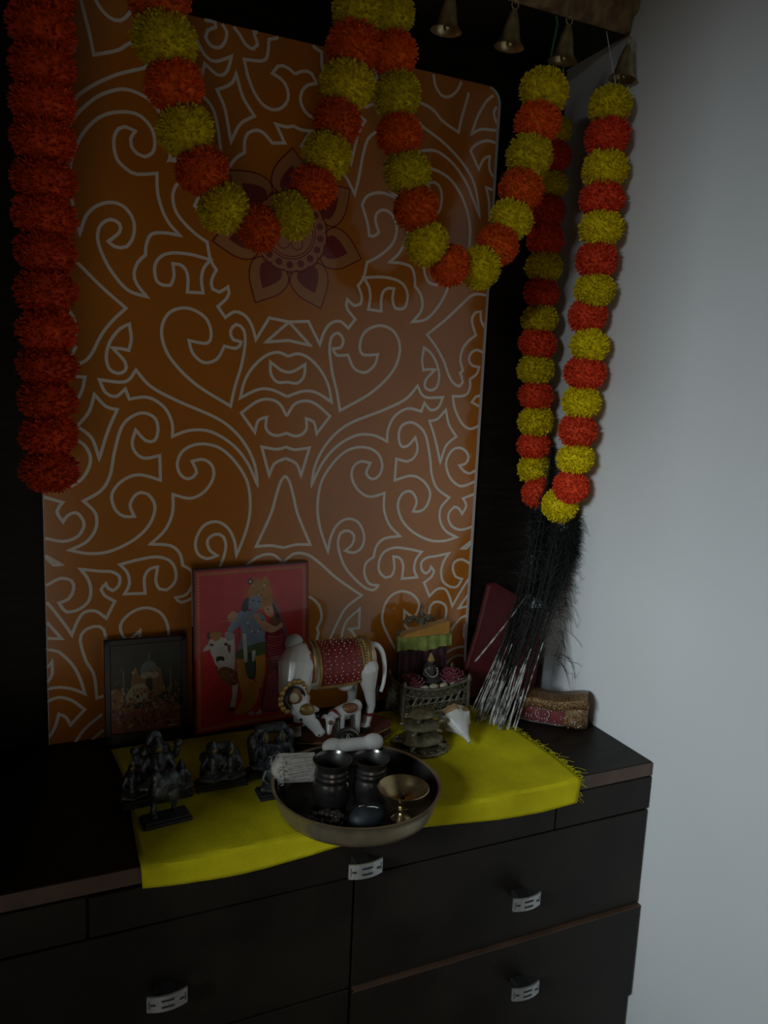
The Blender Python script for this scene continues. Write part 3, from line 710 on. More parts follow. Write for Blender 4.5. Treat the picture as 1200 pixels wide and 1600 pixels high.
shape([(685, 435), (750, 415), (775, 470), (765, 530), (720, 530), (682, 490)], 12, 7); shape([(655, 330), (715, 285), (762, 345), (758, 415), (700, 432), (660, 395)], 13, 4)
for k in range(8): shape(circ(672 + 11 * k, 350 + 22 * math.sin(k * 1.4), 8, 8, 6), 14, (1, 10, 13)[k % 3])
shape([(700, 462), (722, 455), (728, 464), (706, 470)], 14, 9); shape([(760, 400), (790, 440), (835, 540), (810, 560), (770, 470)], 13, 9)
shape([(740, 540), (820, 530), (868, 590), (860, 650), (780, 640), (735, 600)], 12, 13)
shape([(640, 590), (685, 578), (790, 622), (850, 585), (865, 622), (805, 662), (745, 682), (660, 645)], 13, 7); shape([(575, 520), (618, 505), (655, 590), (622, 605)], 13, 7)
for k in range(4): shape([(668 + 14 * k, 592 + 5 * k), (674 + 14 * k, 592 + 5 * k), (668 + 14 * k, 642 + 6 * k), (662 + 14 * k, 640 + 6 * k)], 14, 1)
for k in range(18): shape(circ(110 + k * 44, 1560 - k * 7 + (k % 3) * 8, 9, 4, 6), 3, 1)
g.build('print', cols, pic, smooth=False)
# --- the small dark print
bl, br = at(165, 1167, z=.001), at(293, 1150, z=ZT0)
bl.z = br.z = ZT0 + .001
pic, W = leaning('framed_print', 'small dark framed print of a golden domed temple, beside the red print', 'picture', bl, br, -0.018, .180)
H = .180
g = G()
for c, d in (((W / 2, .003, .009), (W, .012, .018)), ((W / 2, .003, H - .005), (W, .012, .010)), ((.005, .003, H / 2), (.010, .012, H)), ((W - .005, .003, H / 2), (.010, .012, H))): g.box(c, d, bev=.001)
g.build('frame', M_BLACKF, pic, smooth=False)
g = G(); cols = [P('temple_night', (0.035, 0.040, 0.028)), P('temple_gold', (0.40, 0.22, 0.06)), P('temple_ochre', (0.28, 0.13, 0.04)), P('temple_red', (0.26, 0.06, 0.03)), P('temple_cream', (0.42, 0.36, 0.22)), P('temple_grey', (0.16, 0.17, 0.15))]
x0, x1, z0, z1 = .010, W - .010, .018, H - .010
g.add([(x0, .001, z0), (x1, .001, z0), (x1, .001, z1), (x0, .001, z1)], [(0, 1, 2, 3)], 0)
def fx(a, b): return (x0 + (x1 - x0) * a, z0 + (z1 - z0) * b)
def sh(pts, lay, mi): blob(g, [fx(*p) for p in pts], .0009 - .00004 * lay, mi)
sh([(.0, .0), (1, .0), (1, .24), (.7, .30), (.4, .26), (0, .30)], 1, 3)
sh([(0, .28), (.18, .32), (.2, .42), (.1, .50), (0, .48)], 2, 2)
sh([(.30, .45), (.34, .74), (.42, .62), (.56, .62), (.64, .72), (.72, .66), (.70, .40)], 2, 2)
sh([(.42, .66), (.45, .76), (.54, .80), (.63, .76), (.66, .66)], 3, 5); sh([(.525, .78), (.54, .90), (.555, .78)], 3, 5)
sh([(.44, .60), (.66, .60), (.66, .66), (.44, .66)], 4, 4); sh([(.50, .40), (.58, .40), (.58, .60), (.50, .60)], 4, 0)
sh([(.20, .40), (.30, .52), (.46, .54), (.54, .44), (.50, .34), (.24, .34)], 5, 4)
for xx in (.17, .84): sh([(xx, .42), (xx + .02, .42), (xx + .015, .70), (xx + .005, .70)], 4, 5)
rr = random.Random(5)
for k in range(420):
    a = rr.uniform(.02, .97); b = rr.uniform(.03, .50) if k > 20 else rr.uniform(.5, .72)
    w_, h_ = rr.uniform(.008, .030), rr.uniform(.008, .030)
    q = [(a - w_, b), (a, b - h_), (a + w_, b), (a, b + h_)]
    q = [(min(max(u_, .01), .99), v_) for u_, v_ in q]
    sh(q, 6 + k * .008, rr.choice([1, 2, 2, 3, 4, 1, 0, 2]) if b > .22 else rr.choice([3, 3, 2, 0, 1]))
sh([(.80, .02), (.92, .02), (.92, .035), (.80, .035)], 10, 4)
g.build('print', cols, pic, smooth=False)

# ================================================================== DARK METAL STATUETTES
M_BRONZE = mat('blackened_bronze', (0.12, 0.13, 0.14), 0.40, 0.55, col2=(0.040, 0.045, 0.050), vscale=90, bump=.5, bscale=220)
M_BRONZEB = mat('blackened_base', (0.050, 0.055, 0.060), 0.45, 0.4, var=.25, vscale=60, bump=.2, bscale=120)
M_GILT = mat('worn_gilt', (0.20, 0.14, 0.045), 0.45, 0.6, var=.3, vscale=100)
def seated(g, c, h, w, side=0):
    """a small seated figure: crossed legs, torso, arms, crowned head"""
    x, y, z = c; w = w * 1.18
    g.ball((x, y + w * .18, z + h * .38), (w * .40, w * .26, h * .34))
    g.ball((x, y, z + h * .12), (w * .50, w * .40, h * .13))
    for s in (-1, 1):
        g.limb((x + s * w * .12, y - w * .1, z + h * .16), (x + s * w * .48, y - w * .25, z + h * .12), w * .17, w * .13)
        g.limb((x + s * w * .48, y - w * .25, z + h * .12), (x - s * w * .05, y - w * .42, z + h * .08), w * .13, w * .09)
        g.limb((x + s * w * .25, y, z + h * .55), (x + s * w * .44, y - w * .08, z + h * .36), w * .11, w * .085)
        g.limb((x + s * w * .44, y - w * .08, z + h * .36), (x + s * w * .30, y - w * .36, z + h * .30), w * .085, w * .065)
        g.ball((x + s * w * .28, y - w * .38, z + h * .31), w * .08)
    g.limb((x, y, z + h * .20), (x, y, z + h * .52), w * .27, w * .25)
    g.limb((x, y, z + h * .55), (x, y, z + h * .64), w * .12, w * .10)
    g.ball((x, y - w * .02, z + h * .73), (w * .18, w * .19, h * .10))
    g.ball((x, y - w * .20, z + h * .72), w * .045)
    for s in (-1, 1): g.ball((x + s * w * .19, y, z + h * .72), (w * .04, w * .05, w * .08))
    g.limb((x, y, z + h * .80), (x, y, z + h * .93), w * .17, w * .06)
def plinth(t, d, m=None, rz=0):
    g = G(); g.box((0, 0, d[2] * .3), (d[0], d[1], d[2] * .6), bev=.001); g.box((0, 0, d[2] * .8), (d[0] * .93, d[1] * .86, d[2] * .42), bev=.001)
    return g.build('base', m or M_BRONZEB, t, smooth=False)
# 1: the tallest group, an enthroned figure with raised arms, an attendant at each side
p = at(244, 1248, z=ZT0)
t = thing('deity_statuette', 'tallest blackened metal statuette, enthroned figure with attendants, at the left of the cloth', 'statuette', p, .10)
plinth(t, (.104, .034, .011))
g = G(); seated(g, (0, -.004, .022), .082, .046)
g.limb((-.03, .006, .012), (.03, .006, .012), .014, .014); g.limb((-.026, .010, .03), (.026, .010, .03), .010, .010)
for s in (-1, 1):
    g.limb((s * .012, .002, .064), (s * .028, -.002, .066), .0068, .0058); g.limb((s * .028, -.002, .066), (s * .032, -.004, .082), .0058, .0048); g.ball((s * .032, -.004, .085), .0070)
    seated(g, (s * .036, -.004, .011), .050 if s > 0 else .062, .026)
g.limb((-.022, .010, .03), (-.014, .010, .076), .012, .009); g.limb((.022, .010, .03), (.014, .010, .076), .012, .009); g.ball((0, .012, .088), (.013, .006, .016))
sculpt('figure', g, M_BRONZE, t, .0011, 2)
g = G(); g.ball((0, -.0135, .083), (.006, .003, .006)); g.ball((-.036, -.010, .061), (.004, .002, .0035)); g.build('gilded_face', M_GILT, t)
# 2: the slim figure in front on its own plate
p = at(259, 1281, z=ZT0)
t = thing('deity_statuette', 'slim blackened metal figure on a separate flat plate, in front of the tallest statuette', 'statuette', p, .12)
plinth(t, (.068, .034, .008))
g = G()
g.limb((-.016, .008, .006), (-.014, .010, .026), .0050, .0038); g.limb((-.014, .010, .026), (-.010, .009, .040), .0042, .011)
g.ball((-.016, .004, .008), (.006, .009, .003))
g.ball((-.006, .010, .044), (.016, .012, .018)); g.ball((.006, .010, .054), (.019, .012, .018)); g.ball((.012, .010, .034), (.012, .010, .014)); g.limb((-.006, .008, .05), (-.014, .004, .066), .009, .006)
g.ball((-.014, .003, .068), (.008, .008, .009)); g.limb((-.016, -.002, .062), (-.018, -.006, .052), .0045, .003)
g.limb((.010, .010, .046), (.018, .010, .030), .006, .004); g.limb((.018, .010, .030), (.014, .010, .012), .004, .0035); g.ball((.0135, .007, .008), (.004, .007, .003))
g.limb((.006, .008, .056), (.020, .004, .050), .005, .004); g.limb((-.012, .010, .074), (-.012, .010, .082), .005, .0025)
sculpt('figure', g, M_BRONZE, t, .0010, 2)
# 3: the seated couple
p = at(345, 1226, z=ZT0)
t = thing('deity_statuette', 'blackened metal seated couple on one base, in front of the red print', 'statuette', p, -.02)
plinth(t, (.080, .031, .010))
g = G(); seated(g, (-.013, -.003, .012), .068, .034); seated(g, (.014, -.003, .012), .062, .032)
g.limb((-.020, .009, .018), (.020, .009, .018), .012, .012); g.limb((-.022, .011, .044), (.022, .011, .044), .010, .010); g.limb((-.014, .011, .060), (.014, .011, .058), .008, .008)
g.limb((-.028, -.004, .014), (.028, -.004, .014), .006, .006)
sculpt('figure', g, M_BRONZE, t, .0010, 2)
g = G(); g.ball((-.013, -.0105, .062), (.0040, .002, .0050)); g.ball((.014, -.0100, .057), (.0038, .002, .0048)); g.build('gilded_face', M_GILT, t)
# 4 and 5: by the left rim of the tray
p = at(424, 1207, z=ZT0)
t = thing('deity_statuette', 'blackened metal couple under a curved hood, standing behind the left rim of the tray', 'statuette', p, -.02)
plinth(t, (.084, .031, .010))
g = G(); seated(g, (-.012, -.003, .012), .066, .034); seated(g, (.015, -.003, .012), .064, .034)
for s in (-1, 1): g.ball((s * .028, .006, .055), (.012, .008, .016)); g.limb((s * .024, .008, .014), (s * .028, .008, .05), .010, .011)
g.limb((-.018, .010, .072), (.018, .010, .072), .009, .009)
sculpt('figure', g, M_BRONZE, t, .0010, 2)
g = G(); g.limb((-.012, -.010, .060), (-.012, -.009, .070), .0036, .0030); g.limb((.015, -.010, .058), (.015, -.009, .068), .0036, .0030); g.build('gilded_face', M_GILT, t)
p = at(424, 1241, z=ZT0)
t = thing('deity_statuette', 'narrow blackened metal figure partly hidden behind the thread bundle', 'statuette', p, .0)
plinth(t, (.044, .036, .008))
g = G(); seated(g, (0, 0, .008), .058, .028); g.limb((0, .006, .01), (0, .007, .05), .010, .008)
sculpt('figure', g, M_BRONZE, t, .0010, 2)
# 6: the small ring-backed idol in front of the cow
p = at(531, 1166, z=ZT0)
t = thing('ring_idol', 'small dark silver idol inside a round halo, in front of the calf', 'figurine', (p.x - .006, -.2140, ZT0), 0)
M_DSIL = mat('dark_silver', (0.14, 0.14, 0.135), 0.3, 0.85, var=.35, vscale=120)
G().lathe([(0, 0), (.022, 0), (.022, .003), (.018, .006), (0, .006)], 20).build('base', M_DSIL, t)
g = G(); g.tube([(.021 * math.cos(a), .003, .030 + .021 * math.sin(a)) for a in [2 * PI * k / 28 for k in range(28)]], .0042, 8, closed=True)
g.tube([(.013 * math.cos(a), .004, .030 + .013 * math.sin(a)) for a in [2 * PI * k / 20 for k in range(20)]], .0020, 6, closed=True)
g.build('halo', M_DSIL, t)
g = G(); seated(g, (0, -.002, .006), .042, .026); sculpt('figure', g, M_DSIL, t, .0009, 2)
g = G(); g.tube([(.020, -.004, .012), (.030, -.006, .008), (.034, -.004, .016), (.027, -.004, .019)], [.003, .003, .0026, .0016], 8); g.ball((.031, -.005, .006), (.005, .004, .005)); g.build('trunk_scroll', M_DSIL, t)

# ================================================================== COW AND CALF
M_COW = mat('white_glaze', (0.70, 0.69, 0.66), 0.28, var=.05, vscale=20, coat=.3)
M_COWR = mat('red_lacquer', (0.20, 0.020, 0.022), 0.4, var=.25, vscale=40)
M_GOLD = mat('gold_paint', (0.42, 0.27, 0.09), 0.4, 0.5, var=.25, vscale=80)
M_HOOF = mat('black_paint', (0.015, 0.013, 0.012), 0.4)
M_CREAMC = mat('cream_paint', (0.55, 0.48, 0.34), 0.4)
M_BASE = mat('brown_red_base', (0.13, 0.035, 0.022), 0.45, var=.25, vscale=30)
M_BROWN = mat('brown_patch', (0.24, 0.11, 0.045), 0.45, var=.2, vscale=60)
M_JEWEL = mat('jewel', (0.75, 0.70, 0.68), 0.12, 0.3)
M_GREYH = mat('grey_hump', (0.42, 0.42, 0.41), 0.4)
CX, CY = -0.497, -0.140
cow = thing('cow_figurine', 'white painted cow figurine with red jewelled blanket, licking its calf, on a red oval base', 'figurine', (CX, CY, ZT0))
g = G(); K = 40
pr = [(0, 0), (.104, 0), (.106, .004), (.102, .007), (.102, .016), (.106, .019), (.103, .023), (0, .023)]
g.lathe(pr, K); g.v = [(x, y * .47, z) for x, y, z in g.v]
g.build('base', M_BASE, cow)
g = G()
for zz in (.0045, .0195): g.tube([(.1055 * math.cos(a), .1055 * .47 * math.sin(a), zz) for a in [2 * PI * k / 48 for k in range(48)]], .0016, 5, closed=True)
g.build('gold_trim', M_GOLD, cow)
def trunk(x):                                       # half depth, half height and centre height of the barrel
    u = (x + .018) / .078
    k = max(0.02, 1 - u * u * u * u) ** .5
    return .036 * k, .041 * k, .141 + .004 * u * u
g = G()
xs = [-.018 + .0775 * math.sin(PI * (i / 16 - .5)) for i in range(17)]
ringn = 36
for x in xs:
    a, b, zc = trunk(x)
    for k in range(ringn): g.v.append((x, a * math.cos(2 * PI * k / ringn), zc + b * math.sin(2 * PI * k / ringn)))
for i in range(16):
    for k in range(ringn):
        k2 = (k + 1) % ringn; g.f.append((i * ringn + k, i * ringn + k2, (i + 1) * ringn + k2, (i + 1) * ringn + k)); g.m.append(0)
g.f.append(tuple(range(ringn))); g.m.append(0); g.f.append(tuple(range(16 * ringn, 17 * ringn))[::-1]); g.m.append(0)
g.ball((.040, 0, .148), (.030, .033, .036)); g.ball((-.075, -.006, .150), (.034, .034, .040))        # rump and shoulder
g.limb((-.080, -.012, .150), (-.092, -.030, .118), .034, .026); g.limb((-.092, -.030, .118), (-.086, -.046, .092), .026, .018)
g.ball((-.080, -.050, .085), (.0165, .0160, .0170)); g.limb((-.078, -.052, .082), (-.058, -.064, .054), .0145, .0088)   # skull and muzzle
g.ball((-.056, -.066, .051), (.0098, .0090, .0080))
for y, x0, x1, x2 in ((-.022, .050, .056, .046), (.020, .034, .036, .026)):                          # hind legs
    g.limb((x0 - .006, y, .136), (x0, y, .100), .022, .0125); g.limb((x0, y, .100), (x1, y, .066), .0115, .0078); g.limb((x1, y, .066), (x2, y - .002, .030), .0078, .0068); g.limb((x2, y - .002, .030), (x2 - .004, y - .006, .0275), .0085, .0085)
for y, x0, x1 in ((-.020, -.074, -.080), (.016, -.062, -.058)):                                      # front legs
    g.limb((x0, y, .125), (x0, y, .085), .018, .0105); g.limb((x0, y, .085), (x1, y, .058), .0098, .0076); g.limb((x1, y, .058), (x1, y, .030), .0072, .0066); g.limb((x1, y, .030), (x1 - .003, y - .005, .0275), .0082, .0082)
g.ball((.012, -.004, .102), (.016, .014, .010))                                                      # udder
sculpt('body', g, M_COW, cow, .0014, 8)
G().ball((-.082, .004, .186), (.017, .014, .016), rot=(0, .4, 0)).build('hump', M_GREYH, cow)
g = G(); tp_ = [p for p, _ in catmull([(.056, .172), (.070, .170), (.079, .156), (.081, .132), (.077, .108), (.070, .092)], False, .004)]
g.tube([(p.x, -.002 - .0012 * k, p.y) for k, p in enumerate(tp_)], [.0054 - .0001 * k for k in range(len(tp_))], 10)
tl = g.build('tail', M_COW, cow); g = G(); g.limb((.070, -.012, .094), (.066, -.013, .074), .0042, .0052); g.build('tail_tuft', M_HOOF, tl)
for x, y in ((.041, -.030), (.021, .012), (-.084, -.026), (-.062, .010)):
    G().lathe([(0, -.0045), (.0094, -.0045), (.0088, .0030), (0, .0035)], 14, (x, y, .0285)).build('hoof', M_HOOF, cow)
for x, y in ((.0530, -.0225), (-.0795, -.0205)):
    G().lathe([(.0085, -.003), (.0096, 0), (.0085, .003)], 16, (x, y, .052)).build('anklet', M_COWR, cow)
for s in (-1, 1):
    e = G(); e.ball((-.082 + s * .0175, -.048 - s * .004, .088), (.0115, .0045, .0058), rot=(0, s * .30, -.2)); e.build('ear', M_COW, cow)
    h = G(); h.tube([(-.082 + s * .009, -.046, .097), (-.083 + s * .014, -.044, .106), (-.083 + s * .012, -.042, .114)], [.0036, .0028, .0008], 8); h.build('horn', M_GOLD, cow)
    G().ball((-.0730 + s * .0125, -.0610 - s * .001, .0770), (.0040, .0030, .0052), rot=(0, .5, 0)).build('eye', M_HOOF, cow)
    G().ball((-.0545 + s * .0050, -.0735, .0500), (.0016, .0012, .0016)).build('nostril', M_HOOF, cow)
G().ball((-.0785, -.0580, .0900), (.0150, .0105, .0125), rot=(.5, .3, 0)).build('gilt_forehead', mat('ochre_gilt', (0.30, 0.20, 0.05), 0.4, 0.4, var=.3, vscale=60), cow)
# blanket: a shell just outside the barrel, with gold borders and jewels
def shell(x0, x1, a0, a1, off, nx=14, na=26):
    g = G()
    for lay in (off, off + .0022):
        for i in range(nx + 1):
            x = x0 + (x1 - x0) * i / nx; a, b, zc = trunk(x); s_ = 1.0
            if x > .01: a = max(a, .0315); b = max(b, .037)
            for k in range(na + 1):
                w = a0 + (a1 - a0) * k / na
                g.v.append((x, (a + lay) * math.cos(w), zc + (b + lay) * math.sin(w)))
    n1 = (nx + 1) * (na + 1)
    for i in range(nx):
        for k in range(na):
            p = i * (na + 1) + k; q = p + na + 1
            g.f += [(p, p + 1, q + 1, q), (n1 + p, n1 + q, n1 + q + 1, n1 + p + 1)]; g.m += [0, 0]
    for i in range(nx):
        for k in (0, na):
            p = i * (na + 1) + k; q = p + na + 1; g.f.append((p, q, n1 + q, n1 + p)); g.m.append(0)
    for k in range(na):
        for i in (0, nx):
            p = i * (na + 1) + k; g.f.append((p, n1 + p, n1 + p + 1, p + 1)); g.m.append(0)
    return g
bk = shell(-.044, .030, math.radians(-38), math.radians(218), .0015).build('blanket', M_COWR, cow); bk['label'] = 'dark red blanket set with beads'
for x in (-.0465, .0325):
    g = G(); a, b, zc = trunk(x)
    if x > .01: a = max(a, .0315); b = max(b, .037)
    g.tube([(x, (a + .0030) * math.cos(w), zc + (b + .0030) * math.sin(w)) for w in [math.radians(-40 + 260 * k / 30) for k in range(31)]], .0030, 6); g.build('gold_border', M_GOLD, bk)
g = G()
for sg in (-38, 218):
    w = math.radians(sg); g.tube([(x_, (trunk(x_)[0] + .0028) * math.cos(w), trunk(x_)[2] + (trunk(x_)[1] + .0028) * math.sin(w)) for x_ in [-.046 + .078 * k / 12 for k in range(13)]], .0026, 6)
g.build('gold_border', M_GOLD, bk)
g = G(); rr = random.Random(2)
for i in range(13):
    for k in range(17):
        x = -.039 + .064 * i / 12 + (k % 2) * .0026; wv = math.radians(212 - 135 * k / 16)
        a, b, zc = trunk(x)
        if x > .01: a = max(a, .0315); b = max(b, .037)
        edge_ = i in (0, 12) or k in (0, 16)
        if edge_ or (i + k) % 2 == 0: g.ball((x, (a + .0040) * math.cos(wv), zc + (b + .0040) * math.sin(wv)), .0016 if edge_ else .0013, nu=6, nv=4, mi=1 if edge_ else rr.choice((0, 0, 1)))
g.build('beads', [M_JEWEL, M_GOLD], bk)
# necklace fans at neck and flank bands
g = G()
for k in range(15):
    w = math.radians(-60 + 300 * k / 14); c = Vector((-.099, -.040, .114)); r_ = .0245
    g.ball(c + Vector((r_ * math.cos(w), -.014 + .006 * math.cos(w), r_ * 1.05 * math.sin(w))), (.0050, .0036, .0054), nu=8, nv=6)
g.build('necklace_fan', M_GOLD, cow)
g = G()
g.tube([(-.098 + .0165 * math.cos(w), -.056 + .004 * math.cos(w), .112 + .017 * math.sin(w)) for w in [math.radians(-60 + 300 * k / 20) for k in range(21)]], .0038, 7)
g.build('neck_band', M_HOOF, cow)
def band(name, x, a, b, zc, r_, m, w0=-25, w1=205):
    g = G(); g.tube([(x, a * math.cos(w), zc + b * math.sin(w)) for w in [math.radians(w0 + (w1 - w0) * k / 30) for k in range(31)]], r_, 6); return g.build(name, m, cow)
for x, m_ in ((-.0560, M_GOLD), (-.0605, M_COWR), (-.0650, M_GOLD), (-.0695, M_BROWN)): band('harness_strap', x, .0372, .0425, .1450, .0028, m_)
for x, m_ in ((.0425, M_GOLD), (.0470, M_BROWN), (.0515, M_GOLD)): band('rump_strap', x, .0340 - (x - .0425) * .25, .0372 - (x - .0425) * .25, .1480, .0026, m_)
g = G()
for k in range(16): w = math.radians(200 - 110 * k / 15); g.ball((-.0745, .0365 * math.cos(w), .1450 + .0420 * math.sin(w)), (.0036, .0030, .0036), nu=8, nv=6)
g.build('fringe_beads', M_GOLD, cow); g = G()
for k in range(12): w = math.radians(205 - 90 * k / 11); g.ball((.0385, .0352 * math.cos(w), .1480 + .0385 * math.sin(w)), (.0032, .0028, .0034), nu=8, nv=6)
g.build('fringe_beads', M_GOLD, cow)
g = G(); g.ball((-.100, -.0560, .1160), (.0150, .0050, .0160), rot=(.15, 0, -.5)); g.build('chest_medallion', M_BROWN, cow)
g = G(); g.ball((-.1005, -.0600, .1150), (.0085, .0030, .0090), rot=(.15, 0, -.5)); g.build('medallion_centre', M_CREAMC, cow)
# the calf
g = G()
g.limb((.022, -.030, .072), (-.012, -.040, .068), .0125, .0120); g.limb((-.014, -.040, .070), (-.030, -.052, .070), .0098, .0080)
g.ball((-.034, -.057, .066), (.0088, .0086, .0095)); g.limb((-.035, -.058, .064), (-.040, -.066, .048), .0070, .0044)
for x, y in ((.024, -.038), (.020, -.024), (-.010, -.048), (-.014, -.034)): g.limb((x, y, .064), (x + .001, y, .028), .0056, .0038)
for s in (-1, 1): g.ball((-.034 + s * .010, -.054 - s * .002, .071), (.0062, .0025, .0035), rot=(0, s * .4, 0))
cf = sculpt('calf', g, M_COW, cow, .0012, 2)
g = G(); g.ball((.006, -.0425, .076), (.016, .0105, .0085)); g.ball((-.036, -.0640, .064), (.0045, .0030, .0050)); g.build('brown_patch', M_BROWN, cf)
g = G(); g.lathe([(.0102, -.003), (.0112, 0), (.0102, .003)], 14, (-.024, -.047, .070), Euler((0, 1.2, .6)).to_matrix()); g.build('collar', M_COWR, cf)

# ================================================================== FILIGREE THRONE WITH DRESSED IDOLS
M_FILI = mat('tarnished_silver', (0.22, 0.20, 0.14), 0.45, 0.55, col2=(0.10, 0.09, 0.06), vscale=80)
M_GREEN = mat('green_brocade', (0.30, 0.36, 0.06), 0.55, col2=(0.16, 0.20, 0.03), vscale=70, sheen=.3)
M_OCLOTH = mat('orange_cloth', (0.52, 0.24, 0.03), 0.7, var=.15, vscale=30, sheen=.2)
M_MAROON = mat('maroon_satin', (0.22, 0.022, 0.045), 0.4, var=.3, vscale=40, sheen=.3)
M_CREAM = mat('cream_cloth', (0.50, 0.44, 0.30), 0.6, var=.15, vscale=60)
TX, TY = -0.284, -0.082
th = thing('idol_throne', 'small tarnished filigree metal throne with green and orange cloth, right of the cow', 'throne', (TX, TY, ZT0), .0)
TW, TD = .140, .070
for sx in (-1, 1):
    for sy in (-1, 1):
        g = G(); g.lathe([(.0055, 0), (.0065, .004), (.0040, .010), (.0050, .018), (.0035, .028), (.0035, .066), (.0055, .072), (.0030, .080), (0, .083)], 12, (sx * TW / 2, sy * TD / 2, 0)); g.build('post', M_FILI, th)
def lattice(x0, x1, z0, z1, dip):
    """pierced panel: rails, a row of scrolls and rosettes, sagging top rail"""
    g = G(); n = 24
    def zt(t): return z1 - dip * math.sin(PI * t)
    for off, r_ in ((0, .0024), (-.016, .0014)):
        g.tube([(x0 + (x1 - x0) * k / n, 0, zt(k / n) + off) for k in range(n + 1)], r_ * 1.35, 6)
    for zz, r_ in ((z0, .0032), (z0 + .018, .0022)): g.tube([(x0, 0, zz), (x1, 0, zz)], r_, 6)
    m = 9
    for k in range(m):
        t = (k + .5) / m; x = x0 + (x1 - x0) * t; w = (x1 - x0) / m
        g.tube([(x + w * .40 * math.cos(a), 0, z0 + .009 + .0065 * math.sin(a)) for a in [2 * PI * j / 12 for j in range(12)]], .0019, 5, closed=True)
        g.tube([(x - w * .45, 0, z0 + .001), (x, 0, z0 + .016), (x + w * .45, 0, z0 + .001)], .0015, 5)
        g.ball((x, 0, z0 + .009), .0022, nu=8, nv=6)
        zz = zt(t) - .008; g.tube([(x + w * .34 * math.cos(a), 0, zz + .0055 * math.sin(a)) for a in [2 * PI * j / 10 for j in range(10)]], .0018, 5, closed=True)
        h = (zt(t) - .016) - (z0 + .018)
        if h > .006: g.tube([(x - w * .3, 0, z0 + .018), (x + w * .3, 0, z0 + .018 + h)], .0022, 5); g.tube([(x + w * .3, 0, z0 + .018), (x - w * .3, 0, z0 + .018 + h)], .0022, 5)
    return g
lattice(-TW / 2, TW / 2, .014, .072, .014).build('front_lattice', M_FILI, th, loc=(0, -TD / 2, 0))
for sx in (-1, 1): lattice(-TD / 2, TD / 2, .014, .072, .006).build('side_lattice', M_FILI, th, loc=(sx * TW / 2, 0, 0), rot=(0, 0, PI / 2))
G().box((0, 0, .030), (TW - .006, TD - .006, .006), bev=.001).build('seat_board', M_FILI, th, smooth=False)
G().box((0, .002, .0445), (TW - .014, TD - .016, .022), bev=.006).build('seat_cushion', M_CREAM, th)
g = G(); g.box((-.004, TD / 2 - .002, .085), (.112, .005, .150), bev=.002); g.build('back_panel', M_FILI, th, smooth=False)
def drape(x0, x1, z0, z1, y, amp, waves, dy=.006):
    g = G(); n = 48; vs = []
    for s_ in (0, 1):
        for k in range(n + 1):
            t = k / n; x = x0 + (x1 - x0) * t; y_ = y + amp * math.sin(t * waves) + s_ * dy
            g.v += [(x, y_ - .002, z0 + .003 * math.sin(t * 9)), (x, y_, z1 + .002 * math.sin(t * 7))]
    N2 = 2 * (n + 1)
    for k in range(n):
        a = 2 * k
        g.f += [(a, a + 2, a + 3, a + 1), (N2 + a, N2 + a + 1, N2 + a + 3, N2 + a + 2), (a, N2 + a, N2 + a + 2, a + 2), (a + 1, a + 3, N2 + a + 3, N2 + a + 1)]; g.m += [0] * 4
    g.f += [(0, 1, N2 + 1, N2), (2 * n, N2 + 2 * n, N2 + 2 * n + 1, 2 * n + 1)]; g.m += [0, 0]
    return g
mc = drape(-.058, .050, .062, .124, .022, .0018, 40).build('maroon_cloth', mat('dark_maroon_cloth', (.05, .012, .018), .7, var=.3, vscale=60), th)
gc = drape(-.064, .056, .122, .151, .018, .0025, 34).build('green_cloth', M_GREEN, th); gc['label'] = 'green brocade band over the backrest'
g = G(); g.prism([(-.056, .151), (.046, .151), (.046, .176), (.020, .172), (-.050, .157)], .012, .034); g.build('orange_cloth', M_OCLOTH, th, smooth=False)
g = G()
for s in (-1, 1):
    g.tube([(-.010, .034, .172), (-.010 + s * .012, .034, .184), (-.010 + s * .028, .034, .182), (-.010 + s * .034, .034, .174), (-.010 + s * .027, .034, .171)], [.004, .004, .0035, .003, .002], 8)
    g.ball((-.010 + s * .020, .034, .178), (.007, .003, .006))
g.lathe([(.008, .170), (.009, .178), (.004, .184), (.005, .190), (.0025, .196), (.003, .200), (.0006, .212), (0, .212)], 12, (-.006, .034, 0)); g.build('crest', M_FILI, th)
def rose(x, z, y, r, rz, label):
    """a ruffled satin rose: curled petals in turned layers round a tight centre"""
    t = thing('satin_rose', label, 'flower', (TX + x, TY + y, ZT0 + z), rz, 'satin roses on the throne')
    rr = random.Random(label)
    for lay, (n_, rad, h) in enumerate(((3, .36, 1.0), (4, .62, .95), (5, .86, .80), (6, 1.0, .55))):
        for k in range(n_):
            a0 = 2 * PI * k / n_ + lay * .7; g = G(); na = 8
            for j in range(5):
                q = j / 4
                for i in range(na + 1):
                    a = a0 + (i / na - .5) * 2.6 * PI / n_ ; R_ = r * rad * (.45 + .55 * q ** .6 + .10 * (q > .9)) * (1 + .05 * math.sin(i * 2.1))
                    g.v.append((R_ * math.cos(a), R_ * math.sin(a), r * (.05 + h * q * (1 - .22 * (2 * i / na - 1) ** 2))))
            for j in range(4):
                for i in range(na): p = j * (na + 1) + i; g.f.append((p, p + 1, p + na + 2, p + na + 1)); g.m.append(0)
            o = g.build('petal', M_MAROON, t); md = o.modifiers.new('thickness', 'SOLIDIFY'); md.thickness = .0008
    g = G(); g.ball((0, 0, r * .28), (r * .75, r * .75, r * .30)); g.build('calyx', M_MAROON, t)
    g = G()
    for k in range(7): a = rr.uniform(0, 6.28); g.ball((r * .9 * math.cos(a), r * .9 * math.sin(a), r * rr.uniform(.5, .8)), .0013, nu=6, nv=4)
    g.build('beads', M_JEWEL, t)
rose(-.042, .0560, -.006, .024, .3, 'maroon satin rose at the left of the filigree throne')
rose(.046, .0560, -.006, .026, 1.1, 'maroon satin rose at the right of the filigree throne')
